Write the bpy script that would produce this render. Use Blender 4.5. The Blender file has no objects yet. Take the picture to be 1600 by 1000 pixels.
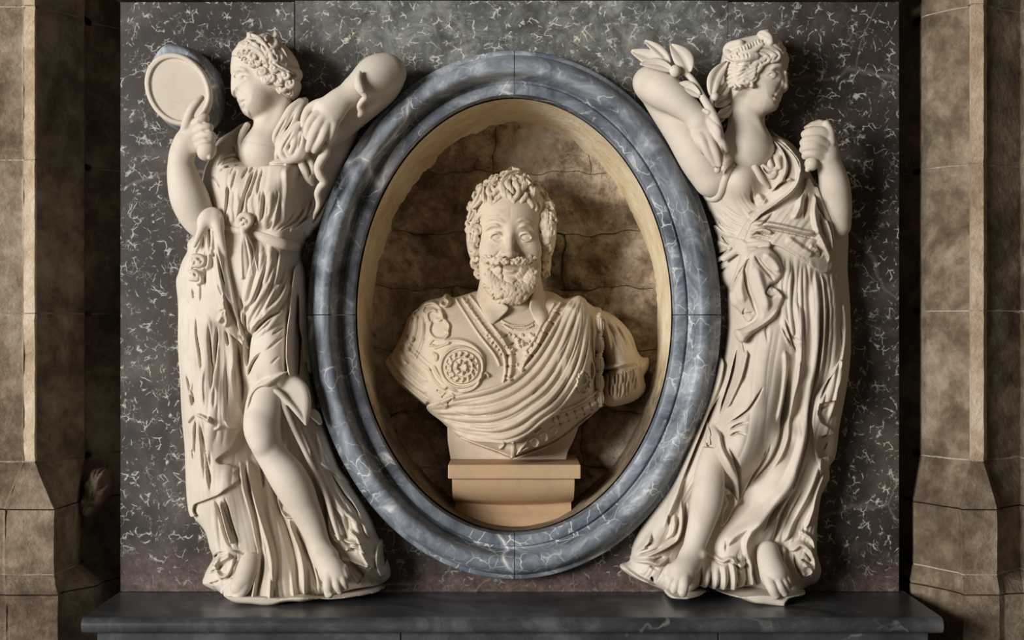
import bpy, bmesh, math, random
import numpy as np
f32 = np.float32
# ---------------------------------------------------------------- scale and camera
# modelling unit: 1 u = 1.25 mm; x to the right, y downwards, z out of the wall (wall face z = 0)
S = 0.00125
D = 2200.0            # camera distance from the wall face in u
EYE = 1.75            # camera height in metres
def W(x, y, z):
    return ((x-800.0)*S, -z*S, EYE+(500.0-y)*S)
def at(px, py, z=0.0):
    k = (D-z)/D
    return (800.0+(px-800.0)*k, 500.0+(py-500.0)*k, z)

sc = bpy.context.scene
COL = sc.collection
cam_d = bpy.data.cameras.new('camera'); cam = bpy.data.objects.new('camera', cam_d); COL.objects.link(cam)
cam.location = (0, -D*S, EYE); cam.rotation_euler = (math.pi/2, 0, 0)
cam_d.sensor_width = 36.0; cam_d.lens = 36.0*D/1600.0
cam_d.clip_start = 0.05
sc.camera = cam
sc.view_settings.view_transform = 'Standard'; sc.view_settings.look = 'None'
sc.view_settings.gamma = 1.0; sc.view_settings.use_curve_mapping = False
sc.view_settings.exposure = 0.0
wd = bpy.data.worlds.new('world'); sc.world = wd; wd.use_nodes = True
bg = wd.node_tree.nodes['Background']
bg.inputs[0].default_value = (1.0, 0.82, 0.60, 1); bg.inputs[1].default_value = 0.07
def area(name, loc, aim, size, sizey, power, col):
    l = bpy.data.lights.new(name, 'AREA'); l.shape = 'RECTANGLE'; l.size = size; l.size_y = sizey
    l.energy = power; l.color = col
    o = bpy.data.objects.new(name, l); COL.objects.link(o); o.location = loc
    v = [aim[i]-loc[i] for i in range(3)]
    import mathutils
    o.rotation_euler = mathutils.Vector(v).to_track_quat('-Z', 'Y').to_euler()
    return o
area('window_light', (-6.7, -6.3, 2.8), (0, 0, 1.75), 3.6, 3.0, 1080, (1.0, 0.985, 0.96))

# ---------------------------------------------------------------- volume modelling
def pts_(s):
    if isinstance(s, str):
        return [tuple(float(v) for v in t.split(',')) for t in s.split()]
    return list(s)
def spl(p, n=6, closed=False):
    p = np.asarray(p, float); m = len(p)
    if m < 3 and not closed: 
        t = np.linspace(0, 1, n+1)[:, None]; return p[0]*(1-t)+p[-1]*t
    if closed: q = np.vstack([p[-1], p, p[0], p[1]]); segs = m
    else: q = np.vstack([2*p[0]-p[1], p, 2*p[-1]-p[-2]]); segs = m-1
    t = (np.arange(n)/n)[:, None]; out = []
    for i in range(segs):
        a, b, c, d = q[i], q[i+1], q[i+2], q[i+3]
        out.append(0.5*(2*b+(c-a)*t+(2*a-5*b+4*c-d)*t*t+(3*b-a-3*c+d)*t**3))
    out = np.vstack(out)
    if not closed: out = np.vstack([out, p[-1]])
    return out
def c2(s, z):                       # picture points -> plan points at depth z
    return np.array([at(p[0], p[1], z)[:2] for p in pts_(s)])
def smin(a, b, k):
    if k <= 0: return np.minimum(a, b)
    h = np.maximum(k-np.abs(a-b), 0)/k
    return np.minimum(a, b)-h*h*(k*0.25)
def polysdf(X, Y, p):
    d = np.full(X.shape, 1e9, f32); ins = np.zeros(X.shape, bool); n = len(p)
    for i in range(n):
        ax, ay = p[i-1]; bx, by = p[i]; ex, ey = bx-ax, by-ay; L = ex*ex+ey*ey
        if L < 1e-9: continue
        wx = X-f32(ax); wy = Y-f32(ay)
        t = np.clip((wx*f32(ex)+wy*f32(ey))/f32(L), 0, 1)
        dx = wx-t*f32(ex); dy = wy-t*f32(ey)
        np.minimum(d, dx*dx+dy*dy, out=d)
        if ay != by:
            c = ((Y >= min(ay, by)) & (Y < max(ay, by))) & (X < f32(ax)+(Y-f32(ay))*f32(ex/ey))
            ins ^= c
    d = np.sqrt(d); d[ins] *= -1
    return d
def tps(ctrl, X, Y):
    c = np.array([at(*q) for q in ctrl]); n = len(c)
    def U(r2): return np.where(r2 > 1e-9, r2*np.log(r2+1e-9), 0)
    A = np.zeros((n+3, n+3)); A[:n, :n] = U((c[:, None, 0]-c[None, :, 0])**2+(c[:, None, 1]-c[None, :, 1])**2)
    A[:n, :n] += np.eye(n)*30
    A[:n, n] = 1; A[:n, n+1:] = c[:, :2]; A[n, :n] = 1; A[n+1:, :n] = c[:, :2].T
    s = np.linalg.solve(A, np.concatenate([c[:, 2], [0, 0, 0]]))
    Xc, Yc = X[::3, ::3], Y[::3, ::3]
    Z = s[n]+s[n+1]*Xc+s[n+2]*Yc
    for i in range(n): Z = Z+s[i]*U((Xc-c[i, 0])**2+(Yc-c[i, 1])**2)
    ix = np.minimum(np.arange(X.shape[0])/3, Xc.shape[0]-1.001); iy = np.minimum(np.arange(X.shape[1])/3, Xc.shape[1]-1.001)
    i0 = ix.astype(int); j0 = iy.astype(int); fx = (ix-i0)[:, None]; fy = (iy-j0)[None, :]
    i1 = i0+1; j1 = j0+1
    return ((Z[np.ix_(i0, j0)]*(1-fx)+Z[np.ix_(i1, j0)]*fx)*(1-fy)+(Z[np.ix_(i0, j1)]*(1-fx)+Z[np.ix_(i1, j1)]*fx)*fy).astype(f32)

class Vol:
    zdef = 80
    fa = 1.0
    def __init__(s, x0, y0, x1, y1, z0, z1, h):
        s.h = h
        xs = [at(x0, 0, z0)[0], at(x0, 0, z1)[0]]; x0 = min(xs)
        x1 = max(at(x1, 0, z0)[0], at(x1, 0, z1)[0]); y0 = min(at(0, y0, z0)[1], at(0, y0, z1)[1]); y1 = max(at(0, y1, z0)[1], at(0, y1, z1)[1])
        s.x = np.arange(x0, x1, h, dtype=f32); s.y = np.arange(y0, y1, h, dtype=f32); s.z = np.arange(z0, z1, h, dtype=f32)
        s.F = np.full((len(s.x), len(s.y), len(s.z)), 40, f32)
        s.X, s.Y = np.meshgrid(s.x, s.y, indexing='ij')
        s.D2 = np.zeros(s.X.shape, f32); s.ZF = None
    def copy(s):
        import copy as cp
        q = cp.copy(s); q.F = s.F.copy(); q.D2 = s.D2.copy(); return q
    def sl(s, lo, hi):
        out = []
        for a, l, h in zip((s.x, s.y, s.z), lo, hi):
            i = int(np.searchsorted(a, l)); j = int(np.searchsorted(a, h)); out.append(slice(max(i-1, 0), min(j+1, len(a))))
        return tuple(out)
    def put(s, sl, d, k, op):
        if op == 'u': s.F[sl] = smin(s.F[sl], d, k)
        else: s.F[sl] = -smin(-s.F[sl], d, k)
    def ell(s, c, r, rot=0, k=4, op='u', conv=True):
        c = at(*c) if conv else c; R = max(r)+k+6
        sl = s.sl([v-R for v in c], [v+R for v in c])
        x = s.x[sl[0]][:, None, None]-f32(c[0]); y = s.y[sl[1]][None, :, None]-f32(c[1]); z = s.z[sl[2]][None, None, :]-f32(c[2])
        if x.size*y.size*z.size == 0: return
        ca, sa = f32(math.cos(rot)), f32(math.sin(rot))
        u = (x*ca+y*sa)/f32(r[0]); v = (-x*sa+y*ca)/f32(r[1]); w = z/f32(r[2])
        q = np.sqrt(u*u+v*v+w*w)
        g = np.sqrt((u/f32(r[0]))**2+(v/f32(r[1]))**2+(w/f32(r[2]))**2)+f32(1e-6)
        s.put(sl, q*(q-1)/g, k, op)
    def tube(s, P, R, k=3, op='u', n=10, fz=1.0, sm=True, conv=True, lift=None):
        P = pts_(P)
        if lift is not None: P = [(p[0], p[1], s.zat(p[0], p[1])+lift) for p in P]
        P = np.array([at(*p) for p in P]) if conv else np.array(P, float)
        R = np.asarray(R, float)
        if R.ndim == 0: R = np.full(len(P), float(R))
        elif len(R) != len(P): R = np.interp(np.linspace(0, 1, len(P)), np.linspace(0, 1, len(R)), R)
        Q = np.hstack([P, R[:, None]])
        if sm: Q = spl(Q, n)
        pad = k+5
        sl = s.sl(Q[:, :3].min(0)-Q[:, 3].max()-pad, Q[:, :3].max(0)+Q[:, 3].max()+pad)
        x, y, z = s.x[sl[0]], s.y[sl[1]], s.z[sl[2]]
        d = np.full((len(x), len(y), len(z)), 60, f32)
        if d.size == 0: return
        for i in range(len(Q)-1):
            a, b = Q[i], Q[i+1]; r = max(a[3], b[3])+pad
            lo = np.minimum(a, b)-r; hi = np.maximum(a, b)+r
            ii = [slice(int(np.searchsorted(A, lo[j])), int(np.searchsorted(A, hi[j]))) for j, A in enumerate((x, y, z))]
            xx = x[ii[0]][:, None, None]-f32(a[0]); yy = y[ii[1]][None, :, None]-f32(a[1]); zz = (z[ii[2]][None, None, :]-f32(a[2]))/f32(fz)
            if xx.size*yy.size*zz.size == 0: continue
            e = (b-a).astype(f32); e2 = e[2]/f32(fz); L = e[0]**2+e[1]**2+e2**2+f32(1e-6)
            t = np.clip((xx*e[0]+yy*e[1]+zz*e2)/L, 0, 1)
            q = np.sqrt((xx-t*e[0])**2+(yy-t*e[1])**2+(zz-t*e2)**2)-(f32(a[3])+t*e[3])
            if fz < 1: q = q*f32(max(fz, 0.5))
            d[tuple(ii)] = np.minimum(d[tuple(ii)], q)
        s.put(sl, d, k, op)
    def poly(s, p, z=25, n=4, smooth=True):
        p = c2(p, z)
        if smooth: p = spl(p, n, True)
        return polysdf(s.X, s.Y, p)
    def pillow(s, p, T, w, zc, k=3, op='u', zp=None, n=4, smooth=True, pw=2.0):
        s2 = p if isinstance(p, np.ndarray) and p.shape == s.X.shape else s.poly(p, zc if zp is None else zp, n, smooth)
        a = np.maximum(s2+f32(w), 0)/f32(w)
        T = np.asarray(T, f32); zc = np.asarray(zc, f32)
        if T.ndim == 2: T = T[:, :, None]
        if zc.ndim == 2: zc = zc[:, :, None]
        b = np.abs((s.z[None, None, :]-zc)/T); a = a[:, :, None]
        q = (a**f32(pw)+b**f32(pw))**f32(1/pw)+f32(1e-5)
        d = (q-1)/np.sqrt(((a/q)**f32(pw-1)/f32(w))**2+((b/q)**f32(pw-1)/T)**2+f32(1e-7))
        d = np.clip(d, -60, 40)
        sl = (slice(None),)*3
        s.put(sl, d.astype(f32), k, op)
        return s2
    # ---- relief detail in plan, added along the surface
    def fold(s, p, w, a, wr=None, tin=0.35, tout=0.35, z=None, n=5, pr=1, mx=False):
        z = s.zdef if z is None else z
        q = spl(c2(p, z), n); wr = w if wr is None else wr; m = max(w, wr)
        lo = q.min(0)-m; hi = q.max(0)+m
        i0, i1 = np.searchsorted(s.x, lo[0]), np.searchsorted(s.x, hi[0]); j0, j1 = np.searchsorted(s.y, lo[1]), np.searchsorted(s.y, hi[1])
        if i1 <= i0 or j1 <= j0: return
        X = s.X[i0:i1, j0:j1]; Y = s.Y[i0:i1, j0:j1]
        best = np.full(X.shape, 1e9, f32); T = np.zeros(X.shape, f32); sd = np.zeros(X.shape, f32)
        seg = np.hypot(*(q[1:]-q[:-1]).T); cum = np.concatenate([[0], np.cumsum(seg)]); Lt = cum[-1]+1e-6
        for i in range(len(q)-1):
            e = (q[i+1]-q[i]).astype(f32); L = e[0]**2+e[1]**2
            if L < 1e-8: continue
            wx = X-f32(q[i, 0]); wy = Y-f32(q[i, 1]); t = np.clip((wx*e[0]+wy*e[1])/L, 0, 1)
            dx = wx-t*e[0]; dy = wy-t*e[1]; d = dx*dx+dy*dy; m_ = d < best
            best = np.where(m_, d, best); T = np.where(m_, (cum[i]+t*seg[i])/Lt, T); sd = np.where(m_, e[0]*wy-e[1]*wx, sd)
        tp = np.ones_like(T)
        if tin > 0: tp = np.minimum(tp, np.clip(T/tin, 0, 1))
        if tout > 0: tp = np.minimum(tp, np.clip((1-T)/tout, 0, 1))
        tp = tp*tp*(3-2*tp)
        d = np.sqrt(best); ww = np.where(sd > 0, f32(w), f32(wr))*(.45+.55*tp); u = np.clip(1-d/ww, 0, 1)
        prof = u*u*(3-2*u) if pr == 1 else (u*(.55+.45*u) if pr == 0 else 1-(1-u)**2)
        g = f32(a*s.fa)*prof*tp
        if mx: s.D2[i0:i1, j0:j1] = np.maximum(s.D2[i0:i1, j0:j1], g)
        else: s.D2[i0:i1, j0:j1] += g
    def V(s, p, w=4, a=6, **kw): s.fold(p, max(w*.66, 2.4*s.h**.5), -a*.8, pr=kw.pop('pr', 0), **kw)     # groove
    def R(s, p, w=8, a=6, **kw): s.fold(p, w, a, pr=kw.pop('pr', 1), **kw)      # ridge
    def pleats(s, A, B, n, w, a, jit=0.25, seed=1, t0=0.0, t1=1.0, z=None, valley=0, m=8):
        """n soft parallel folds between the lines A and B, with sharp valleys where they meet"""
        rnd = random.Random(seed); A = spl(pts_(A), 6); B = spl(pts_(B), 6)
        def res(c):
            t = np.concatenate([[0], np.cumsum(np.hypot(*(c[1:]-c[:-1]).T))]); t /= t[-1]
            u = np.linspace(t0, t1, m); return np.stack([np.interp(u, t, c[:, i]) for i in (0, 1)], 1)
        A, B = res(A), res(B); keep = s.D2; s.D2 = np.zeros_like(keep)
        for i in range(n):
            f = (i+0.5+rnd.uniform(-jit, jit))/n
            f = np.clip(f+np.cumsum([rnd.gauss(0, .10/n) for _ in range(m)]), 0, 1)[:, None]
            c = A*(1-f)+B*f
            s.fold([tuple(q) for q in c], w*rnd.uniform(0.75, 1.2), a*rnd.uniform(0.7, 1.3), z=z, tin=rnd.uniform(.1, .5), tout=rnd.uniform(.1, .45), pr=2, mx=True)
        s.D2 = keep+s.D2
    def streaks(s, p, lx, ly, amp, seed, slant=0.0, z=60, edge=14):
        """fine long creases inside the outline p"""
        m = np.clip(-s.poly(p, z)/edge, 0, 1); r = np.random.RandomState(seed); out = np.zeros_like(s.X)
        for l1, l2, a_ in ((lx, ly, 1.0), (lx*2.1, ly*1.6, 1.3)):
            w = r.rand(40, 40)*2-1
            def samp(g, u, v):
                i = np.floor(u).astype(int); j = np.floor(v).astype(int); fu = u-i; fv = v-j; fu = fu*fu*(3-2*fu); fv = fv*fv*(3-2*fv); n = g.shape[0]
                return (g[i % n, j % n]*(1-fu)+g[(i+1) % n, j % n]*fu)*(1-fv)+(g[i % n, (j+1) % n]*(1-fu)+g[(i+1) % n, (j+1) % n]*fu)*fv
            bend = samp(w, s.X/90, s.Y/110)*9
            n = samp(r.rand(64, 64)*2-1, (s.X+slant*(s.Y-500)+bend)/l1, s.Y/l2)
            out += a_*(np.abs(n)**.8-.4)
        s.D2 += (out*m*amp*s.fa).astype(f32)
    def apply(s, mask=None, hi=16.0, lo=22.0):
        s.D2 = np.where(s.D2 > 0, f32(hi)*np.tanh(s.D2/f32(hi)), f32(lo)*np.tanh(s.D2/f32(lo)))
        s.F -= (s.D2 if mask is None else s.D2*mask)[:, :, None]; s.D2[:] = 0; s.ZF = None
    def zmap(s):
        neg = s.F < 0; k = neg.shape[2]-1-np.argmax(neg[:, :, ::-1], axis=2); s.ZF = np.where(neg.any(2), s.z[k], s.z[0])
    def zat(s, px, py, z=None):
        if s.ZF is None: s.zmap()
        z = s.zdef if z is None else z
        for _ in range(3):
            x, y, _q = at(px, py, z); i = min(max(int(round((x-s.x[0])/s.h)), 0), len(s.x)-1); j = min(max(int(round((y-s.y[0])/s.h)), 0), len(s.y)-1)
            z = float(s.ZF[i, j])
        return z
    def sheet(s, p, t, k=2, z=None, skin=None, smooth=True, only=False, n=4):
        s2 = p if isinstance(p, np.ndarray) and p.shape == s.X.shape else s.poly(p, s.zdef if z is None else z, n, smooth)
        t = np.asarray(t, f32); t = t[:, :, None] if t.ndim == 2 else t
        q = -smin(-(s.F-t), -s2[:, :, None], k)
        if only: 
            v = s.copy(); v.F = np.maximum(q, -(s.F+f32(3))); return v
        s.F = np.minimum(s.F, q)
    def mesh(s, name, mat, parent=None, back=0.4, smooth=True, blur=0):
        F = s.F
        for _ in range(blur):
            for ax in range(3):
                a = [slice(None)]*3; b = a.copy(); c = a.copy(); a[ax] = slice(1, -1); b[ax] = slice(0, -2); c[ax] = slice(2, None)
                G = F.copy(); G[tuple(a)] = F[tuple(a)]*f32(.4)+(F[tuple(b)]+F[tuple(c)])*f32(.3); F = G
        if back is not None: F = np.maximum(F, (f32(back)-s.z)[None, None, :])
        for ax in range(3):
            for e in (0, -1):
                i = [slice(None)]*3; i[ax] = e; F[tuple(i)] = np.maximum(F[tuple(i)], 0.5)
        v, f = nets(F, s.x, s.y, s.z)
        return mesh_obj(name, v, f, mat, parent)
def nets(F, x, y, z):
    s = (F < 0); nx, ny, nz = F.shape
    c = np.zeros((nx-1, ny-1, nz-1), np.uint8)
    for a in (0, 1):
        for b in (0, 1):
            for d in (0, 1): c += s[a:nx-1+a, b:ny-1+b, d:nz-1+d]
    act = np.flatnonzero(((c > 0) & (c < 8)).ravel())
    ci, cj, ck = np.unravel_index(act, c.shape)
    pos = np.zeros((len(act), 3)); cnt = np.zeros(len(act))
    cor = {}
    for a in (0, 1):
        for b in (0, 1):
            for d in (0, 1): cor[a, b, d] = F[ci+a, cj+b, ck+d].astype(float)
    for ax in range(3):
        for u in (0, 1):
            for w in (0, 1):
                k0 = [u, w]; k0.insert(ax, 0); k1 = [u, w]; k1.insert(ax, 1)
                a, b = cor[tuple(k0)], cor[tuple(k1)]; m = (a < 0) != (b < 0)
                t = np.where(m, a/np.where(m, a-b, 1), 0)
                for q in range(3): pos[:, q] += np.where(m, t if q == ax else k0[q], 0)
                cnt += m
    pos /= cnt[:, None]; h = float(x[1]-x[0])
    V = np.stack([x[0]+(ci+pos[:, 0])*h, y[0]+(cj+pos[:, 1])*h, z[0]+(ck+pos[:, 2])*h], 1)
    ids = np.full(c.size, -1, np.int32); ids[act] = np.arange(len(act)); ids = ids.reshape(c.shape)
    faces = []
    for ax in range(3):
        i0 = [slice(None)]*3; i1 = [slice(None)]*3; i0[ax] = slice(0, -1); i1[ax] = slice(1, None)
        a, b = s[tuple(i0)], s[tuple(i1)]; m = a != b
        o = [q for q in range(3) if q != ax]
        e = np.argwhere(m); e = e[(e[:, o[0]] > 0) & (e[:, o[1]] > 0) & (e[:, o[0]] < F.shape[o[0]]-1) & (e[:, o[1]] < F.shape[o[1]]-1)]
        q = []
        for da, db in ((0, 0), (-1, 0), (-1, -1), (0, -1)):
            g = e.copy(); g[:, o[0]] += da; g[:, o[1]] += db; q.append(ids[g[:, 0], g[:, 1], g[:, 2]])
        q = np.stack(q, 1); flip = a[e[:, 0], e[:, 1], e[:, 2]] if True else None
        if ax == 1: flip = ~flip
        q[flip] = q[flip][:, ::-1]
        faces.append(q)
    return V, np.vstack(faces)
def mesh_obj(name, v, f, mat, parent=None, smooth=True):
    """v in modelling units; f an (n,4) or (n,3) array"""
    co = np.stack([(v[:, 0]-800)*S, -v[:, 2]*S, EYE+(500-v[:, 1])*S], 1).astype(f32)
    me = bpy.data.meshes.new(name); k = f.shape[1]
    me.vertices.add(len(co)); me.vertices.foreach_set('co', co.ravel())
    me.loops.add(len(f)*k); me.loops.foreach_set('vertex_index', f.astype(np.int32).ravel())
    me.polygons.add(len(f)); me.polygons.foreach_set('loop_start', np.arange(0, len(f)*k, k, dtype=np.int32))
    me.polygons.foreach_set('use_smooth', np.full(len(f), smooth))
    me.update(calc_edges=True); me.validate()
    o = bpy.data.objects.new(name, me); COL.objects.link(o); me.materials.append(mat)
    if parent is not None: par(o, parent)
    return o
def world_m(o):
    m = o.matrix_basis.copy()
    if o.parent is not None: m = world_m(o.parent) @ o.matrix_parent_inverse @ m
    return m
def par(o, p):
    o.parent = p; o.matrix_parent_inverse = world_m(p).inverted()
def empty(name, x, y, z):
    o = bpy.data.objects.new(name, None); COL.objects.link(o); o.location = W(x, y, z); o.empty_display_size = 0.05
    return o
def tag(o, label=None, cat=None, group=None, kind=None):
    if label: o['label'] = label
    if cat: o['category'] = cat
    if group: o['group'] = group
    if kind: o['kind'] = kind
    return o
# ---------------------------------------------------------------- materials
class NT:
    def __init__(s, name):
        s.m = bpy.data.materials.new(name); s.m.use_nodes = True; s.t = s.m.node_tree; s.b = s.t.nodes['Principled BSDF']
        s.co = s.t.nodes.new('ShaderNodeNewGeometry').outputs['Position']
    def n(s, typ, ins=None, **kw):
        q = s.t.nodes.new('ShaderNode'+typ)
        for k, v in kw.items(): setattr(q, k, v)
        for k, v in (ins or {}).items():
            if hasattr(v, 'is_linked') or hasattr(v, 'links'): s.t.links.new(v, q.inputs[k])
            else: q.inputs[k].default_value = v
        return q
    def noise(s, scale, detail=6, rough=.6, dist=0.0, co=None): return s.n('TexNoise', {'Vector': co or s.co, 'Scale': scale, 'Detail': detail, 'Roughness': rough, 'Distortion': dist}).outputs['Fac']
    def ramp(s, f, stops):
        q = s.n('ValToRGB', {0: f}); e = q.color_ramp.elements
        while len(e) < len(stops): e.new(0.5)
        for el, (p, c) in zip(e, stops): el.position = p; el.color = tuple(c)+(1,) if len(c) == 3 else c
        return q.outputs[0]
    def mix(s, f, a, b, mode='MIX'):
        q = s.n('Mix', data_type='RGBA', blend_type=mode)
        for k, v in ((0, f), (6, a), (7, b)):
            if hasattr(v, 'links'): s.t.links.new(v, q.inputs[k])
            else: q.inputs[k].default_value = v if k == 0 else (tuple(v)+(1,))[:4]
        return q.outputs[2]
    def math(s, op, a, b=0.0): return s.n('Math', {0: a, 1: b}, operation=op).outputs[0]
    def warp(s, scale, amt, co=None):
        nz = s.n('TexNoise', {'Vector': co or s.co, 'Scale': scale, 'Detail': 4.0})
        v = s.n('VectorMath', {0: nz.outputs['Color'], 1: (.5, .5, .5)}, operation='SUBTRACT').outputs[0]
        v = s.n('VectorMath', {0: v, 'Scale': amt}, operation='SCALE').outputs[0]
        return s.n('VectorMath', {0: co or s.co, 1: v}, operation='ADD').outputs[0]
    def edge(s, scale, co, rnd=1.0): return s.n('TexVoronoi', {'Vector': co, 'Scale': scale, 'Randomness': rnd}, feature='DISTANCE_TO_EDGE').outputs['Distance']
    def out(s, col, rough=.6, bump=None, bs=.3, bd=.002, spec=.4):
        if hasattr(col, 'links'): s.t.links.new(col, s.b.inputs['Base Color'])
        else: s.b.inputs['Base Color'].default_value = tuple(col)+(1,)
        if hasattr(rough, 'links'): s.t.links.new(rough, s.b.inputs['Roughness'])
        else: s.b.inputs['Roughness'].default_value = rough
        s.b.inputs['Specular IOR Level'].default_value = spec
        if bump is not None:
            q = s.n('Bump', {'Strength': bs, 'Distance': bd, 'Height': bump}); s.t.links.new(q.outputs[0], s.b.inputs['Normal'])
        return s.m
def mat_statue(name, c1, c2, c3, grime=.5):
    m = NT(name)
    a = m.noise(3.2, 8, .65); b = m.noise(14, 6, .7, .6); g = m.noise(90, 3, .6)
    c = m.mix(m.ramp(a, [(.38, (0, 0, 0)), (.66, (1, 1, 1))]), c1, c2)
    c = m.mix(m.math('MULTIPLY', m.ramp(b, [(.52, (0, 0, 0)), (.75, (1, 1, 1))]), grime), c, c3)
    return m.out(c, .62, m.math('ADD', g, m.math('MULTIPLY', b, 2.0)), .12, .0012, .3)
M_STAT = mat_statue('carved_limestone', (.655, .59, .505), (.57, .50, .41), (.42, .335, .245), .36)
M_BUST = mat_statue('bust_marble', (.65, .545, .415), (.53, .425, .305), (.34, .255, .17), .62)
M_PED = mat_statue('ochre_stone', (.56, .37, .21), (.45, .31, .19), (.30, .22, .15), .5)
def mat_black_marble():
    m = NT('dark_veined_marble')
    big = m.noise(1.7, 5, .6)
    base = m.ramp(m.noise(5, 9, .7, .4), [(.30, (.019, .0145, .0125)), (.50, (.044, .034, .029)), (.62, (.09, .071, .06)), (.78, (.085, .081, .083))])
    # greyer, greener breccia towards the middle of the top
    sx = m.n('SeparateXYZ', {0: m.co})
    r = m.n('VectorMath', {0: m.n('VectorMath', {0: m.co, 1: (0.0, 0, EYE+.60)}, operation='SUBTRACT').outputs[0], 1: (1.55, 0, 3.4)}, operation='MULTIPLY').outputs[0]
    rr = m.math('ADD', m.n('VectorMath', {0: r}, operation='LENGTH').outputs['Value'], m.math('MULTIPLY', m.math('SUBTRACT', m.noise(4, 5, .6), .5), .9))
    brec = m.ramp(rr, [(.42, (1, 1, 1)), (.85, (0, 0, 0))])
    bcol = m.ramp(m.noise(15, 10, .78, .5), [(.32, (.045, .045, .042)), (.48, (.13, .135, .125)), (.60, (.27, .28, .26)), (.74, (.52, .54, .51))])
    base = m.mix(m.math('MULTIPLY', brec, .8), base, bcol)
    w1 = m.warp(14, .06); w2 = m.warp(30, .022, w1)
    e1 = m.edge(42, w2); e2 = m.edge(74, m.warp(22, .05))
    v1 = m.ramp(e1, [(.0, (1, 1, 1)), (.06, (0, 0, 0))]); v2 = m.ramp(e2, [(0, (1, 1, 1)), (.05, (0, 0, 0))])
    k1 = m.ramp(m.noise(44, 4, .6), [(.50, (0, 0, 0)), (.58, (1, 1, 1))]); k2 = m.ramp(m.noise(22, 4, .6), [(.52, (0, 0, 0)), (.64, (1, 1, 1))])
    v = m.math('MAXIMUM', m.math('MULTIPLY', v1, k1), m.math('MULTIPLY', m.math('MULTIPLY', v2, k2), .6))
    v = m.math('MULTIPLY', v, m.math('ADD', .75, m.math('MULTIPLY', brec, .25)))
    vc = m.mix(m.ramp(m.noise(6, 3), [(.4, (0, 0, 0)), (.6, (1, 1, 1))]), (.72, .68, .55), (.56, .60, .57))
    c = m.mix(v, base, vc)
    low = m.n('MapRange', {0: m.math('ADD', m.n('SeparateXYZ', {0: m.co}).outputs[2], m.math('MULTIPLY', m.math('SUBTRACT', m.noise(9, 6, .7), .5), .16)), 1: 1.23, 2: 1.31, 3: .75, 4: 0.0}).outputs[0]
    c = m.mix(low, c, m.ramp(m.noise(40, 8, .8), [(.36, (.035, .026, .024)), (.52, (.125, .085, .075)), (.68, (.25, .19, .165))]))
    # a few long pale cracks
    e3 = m.edge(1.3, m.warp(3, .18)); l3 = m.math('MULTIPLY', m.ramp(e3, [(0, (1, 1, 1)), (.002, (0, 0, 0))]), .22)
    c = m.mix(l3, c, (.40, .33, .27))
    return m.out(c, .42, m.noise(60, 5), .10, .0015, .35)
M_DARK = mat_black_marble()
def mat_blue():
    m = NT('blue_grey_marble')
    w = m.warp(5, .12)
    base = m.ramp(m.noise(7, 10, .72, 1.2, w), [(.34, (.065, .078, .098)), (.47, (.15, .172, .206)), (.57, (.265, .29, .33)), (.68, (.52, .545, .57))])
    e = m.edge(4.2, m.warp(4, .20)); v = m.math('MULTIPLY', m.ramp(e, [(0, (1, 1, 1)), (.014, (.3, .3, .3)), (.035, (0, 0, 0))]), m.ramp(m.noise(4.5, 3), [(.50, (0, 0, 0)), (.57, (1, 1, 1))]))
    e2 = m.edge(26, m.warp(16, .06)); v2 = m.math('MULTIPLY', m.ramp(e2, [(0, (1, 1, 1)), (.04, (0, 0, 0))]), m.ramp(m.noise(12, 4), [(.47, (0, 0, 0)), (.60, (.8, .8, .8))]))
    c = m.mix(m.math('MAXIMUM', v, v2), base, (.78, .78, .76))
    return m.out(c, .5, m.noise(40, 6), .12, .002, .35)
M_BLUE = mat_blue()
def mat_ledge():
    m = NT('black_ledge_marble')
    c = m.ramp(m.noise(6, 9, .7, .8), [(.32, (.02, .021, .024)), (.52, (.048, .051, .056)), (.64, (.10, .104, .11)), (.80, (.075, .062, .046))])
    e = m.edge(5, m.warp(6, .25)); v = m.math('MULTIPLY', m.ramp(e, [(0, (1, 1, 1)), (.02, (0, 0, 0))]), m.ramp(m.noise(7, 3), [(.56, (0, 0, 0)), (.68, (.5, .5, .5))]))
    return m.out(m.mix(v, c, (.34, .34, .33)), .34, m.noise(30, 5), .08, .002, .5)
M_LEDGE = mat_ledge()
def mat_stone(name, cols, seed, bs=.6):
    m = NT(name)
    o = m.n('VectorMath', {0: m.co, 1: (seed, seed*.7, 0)}, operation='ADD').outputs[0]
    a = m.noise(4.5, 10, .70, .3, o); b = m.noise(22, 8, .72, .2, o); g = m.noise(130, 4, .6, 0, o)
    f = m.math('ADD', m.math('MULTIPLY', a, .62), m.math('MULTIPLY', b, .38))
    c = m.ramp(f, [(.39, cols[0]), (.47, cols[1]), (.53, cols[2]), (.61, cols[3])])
    return m.out(c, .85, m.math('ADD', m.math('MULTIPLY', b, 3.0), g), bs, .006, .2)
M_PIER = mat_stone('pier_limestone', [(.08, .058, .038), (.15, .112, .075), (.235, .185, .13), (.35, .29, .215)], 0.0, .5)
M_PIERL = mat_stone('pale_pier_limestone', [(.30, .22, .14), (.44, .33, .22), (.56, .44, .31), (.66, .56, .44)], 1.7, .5)
M_MORT = mat_stone('pale_mortar', [(.22, .18, .14), (.34, .29, .23), (.44, .38, .31), (.54, .48, .40)], 4.1, .7)
M_NIC = mat_stone('niche_rubble', [(.15, .10, .065), (.36, .265, .18), (.60, .48, .345), (.80, .71, .57)], 3.3, 1.0)
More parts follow.
